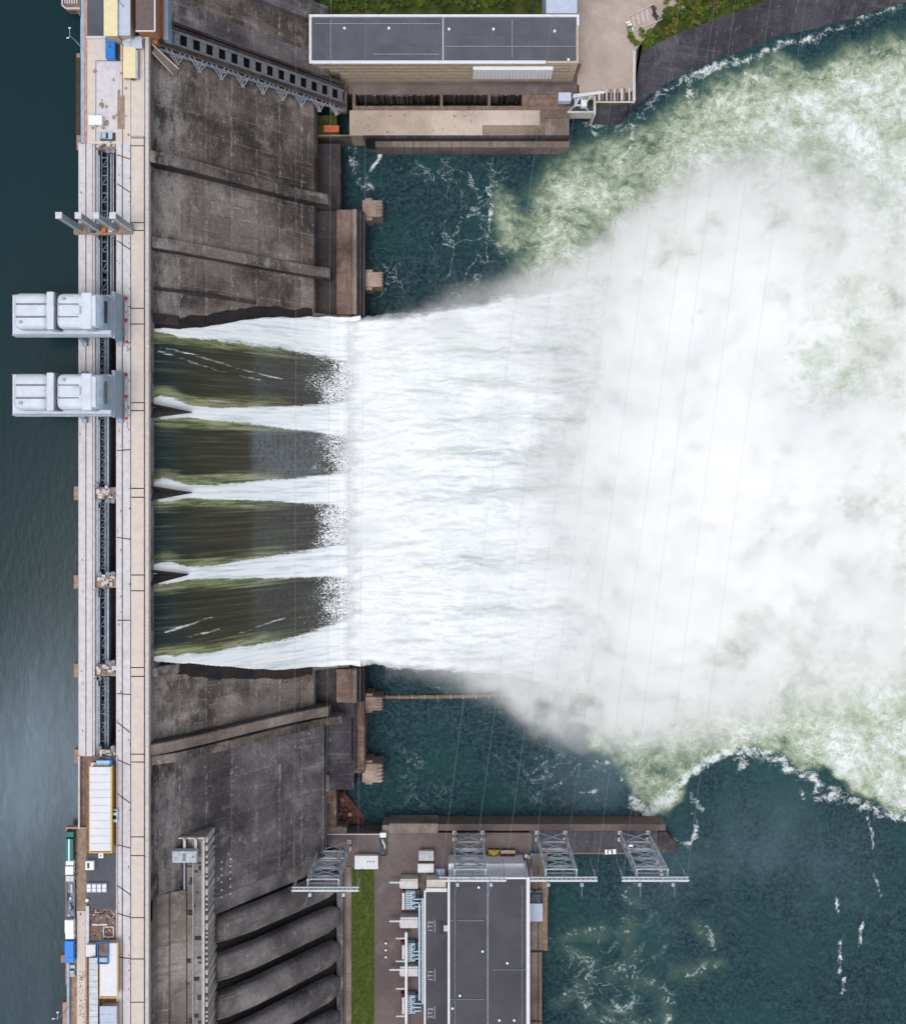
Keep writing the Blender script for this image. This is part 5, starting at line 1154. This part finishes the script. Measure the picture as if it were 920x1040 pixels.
for (u0,v0),(u1,v1) in (((462,905),(462,1080)),((530,900),(530,1080)),((458,935),(492,935)),((500,985),(534,985)),((458,1015),(492,1015))): MB().bar(L(u0,v0,T-.5),L(u1,v1,T-.5),.22,.22).build('roof_pipe','steel_mid',th)
# annex with white roof
z=24.; xa,xb3=PX(455.5,z),PX(532,z); ya,yb4=PY(896,z),PY(877.5,z)
MB().box(xa,xb3,ya,yb4,11.5,z-.5).build('annex_wall','trim_white',th)
MB().box(xa,PX(496,z),ya,yb4+.2,z-.5,z).build('annex_roof','paint_white',th,bevel=.05); MB().box(PX(508.5,z),xb3+.2,ya,yb4+.2,z-.5,z+.05).build('annex_roof','trim_white',th,bevel=.05)
MB().box(PX(496,z),PX(508.5,z),ya,yb4+.1,z-1.2,z-.8).build('annex_well','roof_dark',th)
for k,(a,b,c,d) in enumerate(((463,482,879.5,881.5),(465,480,884,886),(470,492,887.5,889),(484,492,879,883))): MB().pbox(a,b,c,d,z,z+.5+.1*k).build('annex_duct','tarp_grey',th,bevel=.08)
# lower roof strip with painted lettering
z=21.
MB().box(PX(430.5,z),PX(454,z),-330,PY(904,z),11.5,z-.5).build('side_wall','wall_tan',th)
MB().box(PX(432.5,z),PX(454,z),-330,PY(906,z),z-.5,z-.1).build('side_roof','hall_roof',th)
MB().box(PX(430.5,z),PX(432.4,z),-330,PY(904,z),z-.6,z+.4).box(PX(432.4,z),PX(454,z),PY(905.6,z),PY(902,z),z-.6,z+.38).build('side_parapet','trim_white',th,bevel=.05)
MB().box(PX(433,z),PX(453,z),PY(902,z)+.02,PY(894,z),11.5,z-.6).build('side_porch','parapet_pale',th,bevel=.1)
MB().pbox(446,450,936,949,z-.1,z+.25).build('side_vent','joint_dark',th); MB().pbox(450.5,455,940,946,z-.1,z+1.5).build('vent_hood','steel_pale',th,bevel=.1)
for txt,py in (('1T2',941),('1T1',991),('2T2',1029)):
    cu=bpy.data.curves.new('roof_lettering','FONT'); cu.body=txt; cu.size=3.0; cu.extrude=.02; cu.align_x='CENTER'; cu.align_y='CENTER'
    o=bpy.data.objects.new('roof_lettering',cu); COL.objects.link(o); cu.materials.append(M['tarp_grey'])
    dg=bpy.context.evaluated_depsgraph_get(); me=bpy.data.meshes.new_from_object(o.evaluated_get(dg)); bpy.data.objects.remove(o)
    o=bpy.data.objects.new('roof_lettering',me); COL.objects.link(o); o.parent=th; o.location=Vector((PX(437.3,z),PY(py,z),z-.06))-th.location; o.rotation_euler=(0,0,R90)
    MB().box(PX(441.2,z),PX(441.7,z),PY(py+6,z),PY(py-7,z),z-.1,z-.05).build('roof_line','tarp_grey',th)
# quay strip on the river side
q2=thing('river_walkway','brown walkway between the turbine hall and the river','walkway',(PX(547,12),PY(960,12),0))
MB().box(PX(536,12),PX(556,12),PY(965,12),PY(866.5,12)-.05,-3,11.8).build('wide_deck','wall_concrete',q2,bevel=.1); MB().box(PX(536,12),PX(550,12),-330,PY(965.5,12),-3,11.6).build('narrow_deck','wall_concrete',q2,bevel=.1)
MB().box(PX(546,12),PX(546.8,12),-330,PY(880,12),11.7,12.1).build('deck_joint','joint_dark',q2); MB().box(PX(550,12),PX(556,12),PY(965,12),PY(890,12),11.8,12.3).box(PX(548.4,12),PX(550,12),-330,PY(966,12),11.6,12.2).build('edge_beam','wood_brown',q2,bevel=.05)
for py in (966,1037): MB().box(PX(536,12),PX(551,12),PY(py+1,12),PY(py,12),11.6,12.3).build('deck_joint','joint_dark',q2)
o=thing('site_cabin','pale blue roofed cabin with dark end on the walkway between the hall and the river','cabin',at(544,920,12)); MB().box(-2.9,2.7,-5.6,6.9,0,3.).build('wall','transformer_blue',o,True); MB().box(-3,2.8,-5.7,2.2,3,3.2).build('roof','roof_blue_grey',o,True,.05); MB().box(-3,2.8,2.2,7.,2.8,3.).build('porch_roof','steel_mid',o,True); MB().box(-2.4,2.2,2.5,6.6,3.,3.3).build('roof_unit','steel_dark',o,True,.1); MB().box(-1.2,-.2,7.,7.06,.1,2.).build('door','steel_dark',o,True)
# transformer bank
for k,(c,d,lab) in enumerate(((904,926,'pale blue transformer at the upper end of the bank beside the turbine hall'),(958,978,'pale blue transformer in the middle of the bank beside the turbine hall'),(1010,1032,'pale blue transformer at the lower end of the bank beside the turbine hall'))):
    z=17.; yc=PY((c+d)/2,z); xc=PX(417.5,z); t=thing('transformer',lab,'transformer',(xc,yc,11.9),'transformers beside the turbine hall')
    MB().box(-2.6,1.8,-4.,4.,.3,4.4).build('tank','transformer_blue',t,True,.15)
    for q in range(8): MB().box(-2.4,-.2,-3.7+q*.98,-3.3+q*.98,4.4,5.1).build('radiator','steel_pale',t,True,.05)
    for q in (-2.4,0,2.4): m=MB().cyl(.9,q,4.4,6.6,.3,8); [m.cyl(.9,q,4.8+.4*e,4.95+.4*e,.5,8) for e in range(4)]; m.build('bushing','steel_grey',t,True)
    MB().tube([(-3.4,-3.6,5.2),(-3.4,3.6,5.2)],.6,10).build('conservator','trim_white',t,True)
    MB().box(-4.6,-3.,-4.,4.,0,2.6).build('cooler','paint_maroon',t,True,.1)
    MB().box(1.9,3.6,-3.8,3.8,.2,2.6).build('pipework','steel_dark',t,True,.1)
    for q in range(3): MB().box(1.,4.4,-2.6+q*1.6,-2.1+q*1.6,5.,5.5).build('bus_duct','transformer_blue',t,True)
for c,d,lab in ((893,903,'tan blast wall block at the upper end of the transformer bank'),(932,943,'pale grey blast wall between the upper two transformers'),(982,992,'pale grey blast wall between the lower two transformers')):
    z=18.; o=thing('blast_wall',lab,'wall',(PX(415,z),PY((c+d)/2,z),11.9)); h2=(PY(c,z)-PY(d,z))/2; MB().box(PX(406.5,z)-PX(415,z),PX(424.5,z)-PX(415,z),-h2,h2,0,5.8).build('body','parapet_pale' if c<900 else 'slab_pale',o,True,.12); MB().box(-4,4,-h2*.6,h2*.6,5.8,6.1).build('cap','slab_pale',o,True,.05)
    MB().box(-8.5,-4,-.35,.35,3.4,4.2).build('bracket','steel_pale',o,True)
o=thing('bus_gantry','long white bus duct running down the outer side of the transformer bank','duct',(PX(412.5,19),PY(1000,19),11.9)); MB().box(-.55,.55,-330-PY(1000,19),PY(947,19)-PY(1000,19),6.2,7.2).build('duct','trim_white',o,True,.08)
for q in (-14,-2,10,20): MB().box(-.3,.3,q-.3,q+.3,0,6.2).build('post','steel_grey',o,True); MB().box(-4.5,-.5,q-.3,q+.3,6.2,6.8).build('bracket','parapet_pale',o,True)
for k,px in enumerate((426.,429.2)):
    z=18.; o=thing('bus_pipe',('pale blue bus pipe nearer the transformers','pale blue bus pipe along the side roof of the hall')[k],'pipe',(PX(px,z),PY(970,z),11.9)); MB().box(-.45,.45,PY(1016+k*4,z)-PY(970,z),PY(918-k*6,z)-PY(970,z),5.5,6.3).build('pipe','transformer_blue',o,True,.1)
    for q in (-12,2,16): MB().box(-.2,.2,q-.2,q+.2,0,5.5).build('post','steel_grey',o,True)
# small sheds in the yard
for a,b,c,d,mat,lab in ((425.3,440.5,864.5,874.5,'tarp_grey','grey roofed kiosk, the upper of the pair in the yard'),(424.2,440.5,877.5,886.5,'trim_white','white roofed kiosk, the lower of the pair in the yard')):
    z=15.5; o=thing('kiosk',lab,'kiosk',(PX((a+b)/2,z),PY((c+d)/2,z),11.9)); hx,hy=(PX(b,z)-PX(a,z))/2,(PY(c,z)-PY(d,z))/2
    MB().box(-hx+.2,hx-.2,-hy+.2,hy-.2,0,3.4).build('wall','wall_tan',o,True); MB()._add([(-hx,-hy,3.3),(hx,-hy,3.3),(hx,hy,3.3),(-hx,hy,3.3),(-hx,0,3.9),(hx,0,3.9)],[(0,1,5,4),(3,4,5,2),(0,4,3),(1,2,5),(0,3,2,1)]).build('roof',mat,o,True); MB().box(-.5,.5,-hy+.12,-hy+.2,0,2.).build('door','steel_dark',o,True)
o=thing('pump_unit','pale green grey pump unit in a frame beside the two kiosks','pump',at(447.5,885,12)); MB().box(-1.6,1.6,-2.,1.6,.2,2.4).build('casing','transformer_blue',o,True,.15); m=MB()
for sx in (-2,2):
    for sy in (-2.6,2.2): m.bar((sx,sy,0),(sx,sy,3.2),.2)
m.bar((-2,-2.6,3.2),(-2,2.2,3.2),.2).bar((2,-2.6,3.2),(2,2.2,3.2),.2).bar((-2,2.2,3.2),(2,2.2,3.2),.2); m.build('frame','steel_grey',o,True)
o=thing('white_shed','white flat roofed shed at the head of the lawn strip','shed',at(373,873.5,12)); MB().box(-5.2,4.9,-2.9,2.8,0,2.8).build('wall','trim_white',o,True); MB().box(-5.3,5.,-3.,2.9,2.8,3.05).build('roof','roof_white',o,True,.05)
for sx in (.2,1.4,2.8): MB().box(sx,sx+.5,.1,.6,3.05,3.3).build('roof_fan','steel_dark',o,True)
for px,py,g in ((392,957,0),(392,964,0),(392,971,0)):
    o=thing('yard_lamp',('white bollard lamp in the yard, uppermost of three','white bollard lamp in the yard, middle of three','white bollard lamp in the yard, lowermost of three')[(py-957)//7],'bollard lamp',at(px,py,12),'bollard lamps in the yard'); MB().cyl(0,0,0,.9,.25,8).build('post','steel_pale',o,True); MB().cyl(0,0,.9,1.3,.45,10).build('lamp_cap','paint_white',o,True)
# log boom across the still pool
o=thing('floating_boom','thin brown floating boom stretched across the lower still pool','boom',(PX(440,1),PY(707,1),0)); MB().tube([L(386,708,.8),L(430,707.6,.8),L(475,707,.8),L(520,705,.8),L(556,707,.8)],.85,8).build('boom_float','wood_brown',o)
for k in range(12): x=PX(392+k*13,1); MB().tube([(x,PY(707.5,.8),.8),(x+.5,PY(707.5,.8),.8)],1.05,8).build('collar','steel_grey',o)

# ================================================================= BUSHES
def bush(px,py,z,r,h,mat,label,grp):
    x,y=PX(px,z),PY(py,z); vs=[];fs=[]
    cl=[(random.gauss(0,.45)*r,random.gauss(0,.45)*r,random.uniform(.25,.8)*h,random.uniform(.35,.62)*r) for _ in range(8)]
    for k in range(420):
        cx_,cy_,cz,cr=random.choice(cl); d=Vector((random.gauss(0,1),random.gauss(0,1),random.gauss(.35,1))).normalized()*cr*random.uniform(.6,1.08)
        p=Vector((cx_,cy_,cz))+d
        if p.z<.1: p.z=.1+random.random()*.3
        nrm=(d.normalized()+Vector((random.gauss(0,.5),random.gauss(0,.5),random.gauss(.3,.5)))).normalized()
        a=nrm.orthogonal().normalized(); b=nrm.cross(a); s_=random.uniform(.22,.5); th=random.random()*6.28
        a,b=a*math.cos(th)+b*math.sin(th),b*math.cos(th)-a*math.sin(th)
        i=len(vs); vs+= [p+a*s_,p+b*s_*.6,p-a*s_,p-b*s_*.6]; fs.append((i,i+1,i+2,i+3))
    me=bpy.data.meshes.new('foliage'); me.from_pydata([tuple(v) for v in vs],[],fs); me.materials.append(M[mat])
    t=thing('bush',label,'bush',(x,y,z),grp); o=bpy.data.objects.new('foliage',me); COL.objects.link(o); o.parent=t
    m=MB()
    for c_ in cl[:4]: m.tube([(0,0,-.2),(c_[0]*.5,c_[1]*.5,c_[2]*.5),(c_[0],c_[1],c_[2])],[.12,.08,.03],5)
    m.build('stem','wood_brown',t,True)
random.seed(21)
spots=[]
for k in range(400):
    px=random.uniform(636,775); py=random.uniform(-8,56)
    e=np.interp(px,[636,668,700,735,775],[56,42,28,16,2])
    if py>e-2 or py<e-46: continue
    if px<672 and py<34-max(0,(px-640))*.0 and py<36: continue
    if any((px-a)**2+(py-b)**2<6.2**2 for a,b in spots): continue
    spots.append((px,py))
for px,py in spots:
    near=px<668
    bush(px,py,14.6,random.uniform(1.8,2.9),random.uniform(2.,4.),'leaves_fresh' if near or random.random()<.25 else random.choice(['leaves_deep','leaves_olive','leaves_deep']),'fresh green bush crowding the corner below the railed pen' if near else 'dull green bush on the grassy bank above the embankment','bushes at the pen corner' if near else 'bushes on the grassy bank')
spots=[]
for k in range(300):
    px=random.uniform(308,552); py=random.uniform(-14,10)
    if any((px-a)**2+(py-b)**2<7**2 for a,b in spots): continue
    spots.append((px,py))
for px,py in spots[:60]: bush(px,py,13.8,random.uniform(1.7,2.7),random.uniform(2.,3.6),random.choice(['leaves_deep','leaves_deep','leaves_fresh']),'green bush in the strip behind the upper powerhouse roof','bushes behind the upper powerhouse')

# ================================================================= SPRAY
def spray(name,x0,x1,y0,y1,z1,fn,label):
    o=MB().box(x0,x1,y0,y1,.9,z1).build(name,'paint_white'); o.data.materials.clear()
    n=N(name); p=n.pos(); dens=fn(n,p); v=n.n('ShaderNodeVolumePrincipled'); v.inputs['Color'].default_value=(1,1,1,1); n.put(v.inputs['Density'],dens); v.inputs['Anisotropy'].default_value=-.3
    n.t.links.new(v.outputs[0],n.out.inputs['Volume']); o.data.materials.append(n.mat); tag(o,label,kind='stuff'); n.mat.cycles.volume_step_rate=1.
    return o
def fnA(n,p):
    x,y,z=n.sep(p)
    xr=n.mr(x,-30.,230.,0.,1.,False)
    def yr(pts):   # boundary (photograph pixels at about 20 m height) as a curve over x
        st=[]
        for a,b in pts:
            t=(PX(a,20)+30)/260.; v=(PY(b,20)+150)/300.; st.append((min(max(t,0),1),(v,v,v)))
        return n.m('SUBTRACT',n.m('MULTIPLY',n.ramp(xr,st),300.),150.)
    # colour ramps carry the value unmodified
    yt=yr([(400,318),(450,298),(520,276),(580,252),(640,214),(700,186),(780,168),(860,178),(930,210)])
    yb=yr([(400,676),(450,696),(500,722),(545,752),(590,764),(650,756),(720,726),(800,700),(870,690),(940,680)])
    lo=n.noise(p,.028,4,.6,.4); hi=n.noise(n.add(p,(9.,3.,40.)),.085,4,.62,.6)
    wob=n.m('MULTIPLY',n.m('SUBTRACT',hi,.5),34.); wob2=n.m('MULTIPLY',n.m('SUBTRACT',lo,.5),44.)
    yy=n.m('ADD',y,n.m('ADD',wob,wob2)); y3=n.m('SUBTRACT',y,n.m('ADD',wob,wob2))
    up=n.mr(n.m('SUBTRACT',yt,yy),n.mr(x,40.,130.,-4.,-22.),n.mr(x,40.,130.,16.,46.)); dn=n.mr(n.m('SUBTRACT',y3,yb),n.mr(x,50.,130.,-4.,-26.),n.mr(x,50.,130.,16.,40.))
    st=n.mr(n.m('ADD',x,n.m('MULTIPLY',wob2,1.)),-10.,125.,.03,1.)
    edge=n.m('ADD',st,n.m('MULTIPLY',n.mr(n.m('MINIMUM',n.m('SUBTRACT',yt,y),n.m('SUBTRACT',y,yb)),34.,2.),.6))
    top=n.mr(n.m('ADD',z,n.m('MULTIPLY',n.m('SUBTRACT',lo,.5),-70.)),44.,12.)
    body=n.mr(n.m('ADD',lo,n.m('MULTIPLY',n.m('SUBTRACT',hi,.5),1.1)),.36,.62,n.mr(x,60.,150.,.18,.14),n.mr(x,60.,150.,1.15,1.45))
    thin=n.mr(n.m('ADD',x,n.m('MULTIPLY',wob2,.8)),100.,200.,1.,.62)
    d=n.m('MULTIPLY',n.m('MULTIPLY',up,dn),n.m('MULTIPLY',n.m('MULTIPLY',edge,thin),n.m('MULTIPLY',top,body)))
    return n.m('MULTIPLY',d,.125)
spray('spray_mist',-30,230,-150,150,46,fnA,'thick white spray rising where the spillway water lands in the river')
# ================================================================= CAMERA, LIGHT, RENDER
cd=bpy.data.cameras.new('camera'); cam=bpy.data.objects.new('camera',cd); COL.objects.link(cam)
cam.location=(0,0,H); cam.rotation_euler=(0,0,0); cd.sensor_width=36; cd.sensor_fit='AUTO'; cd.lens=F/1040*36
cd.shift_y=-44/1040.0; cd.shift_x=0.0; cd.clip_start=1; cd.clip_end=5000; sc.camera=cam
w=bpy.data.worlds.new('World'); sc.world=w; w.use_nodes=True; nt=w.node_tree; nt.nodes.clear()
sky=nt.nodes.new('ShaderNodeTexSky'); sky.sky_type='NISHITA'; sky.sun_disc=False
EL,RO=math.radians(76),math.radians(215); sky.sun_elevation=EL; sky.sun_rotation=RO; sky.dust_density=4.0; sky.air_density=1.0
hs=nt.nodes.new('ShaderNodeHueSaturation'); hs.inputs['Saturation'].default_value=.46
bg=nt.nodes.new('ShaderNodeBackground'); bg.inputs['Strength'].default_value=.15
wo=nt.nodes.new('ShaderNodeOutputWorld')
nt.links.new(sky.outputs[0],hs.inputs['Color']); nt.links.new(hs.outputs[0],bg.inputs[0]); nt.links.new(bg.outputs[0],wo.inputs[0])
sd=bpy.data.lights.new('sun','SUN'); sd.energy=1.0; sd.angle=math.radians(24); sd.color=(.985,1.,.965)
so=bpy.data.objects.new('sun',sd); COL.objects.link(so)
dv=Vector((math.cos(EL)*math.sin(RO),math.cos(EL)*math.cos(RO),math.sin(EL)))
so.rotation_euler=dv.to_track_quat('Z','Y').to_euler(); so.location=(0,0,400)
sc.view_settings.view_transform='Standard'; sc.view_settings.look='None'; sc.view_settings.gamma=1; sc.view_settings.use_curve_mapping=False
sc.view_settings.exposure=EXPO
c=sc.cycles; c.use_denoising=True; c.max_bounces=20; c.diffuse_bounces=3; c.glossy_bounces=2; c.transparent_max_bounces=12; c.volume_bounces=16; c.volume_step_rate=1.0
c.caustics_reflective=False; c.caustics_refractive=False
try: c.denoiser='OPENIMAGEDENOISE'; c.denoising_input_passes='RGB_ALBEDO_NORMAL'
except Exception: pass
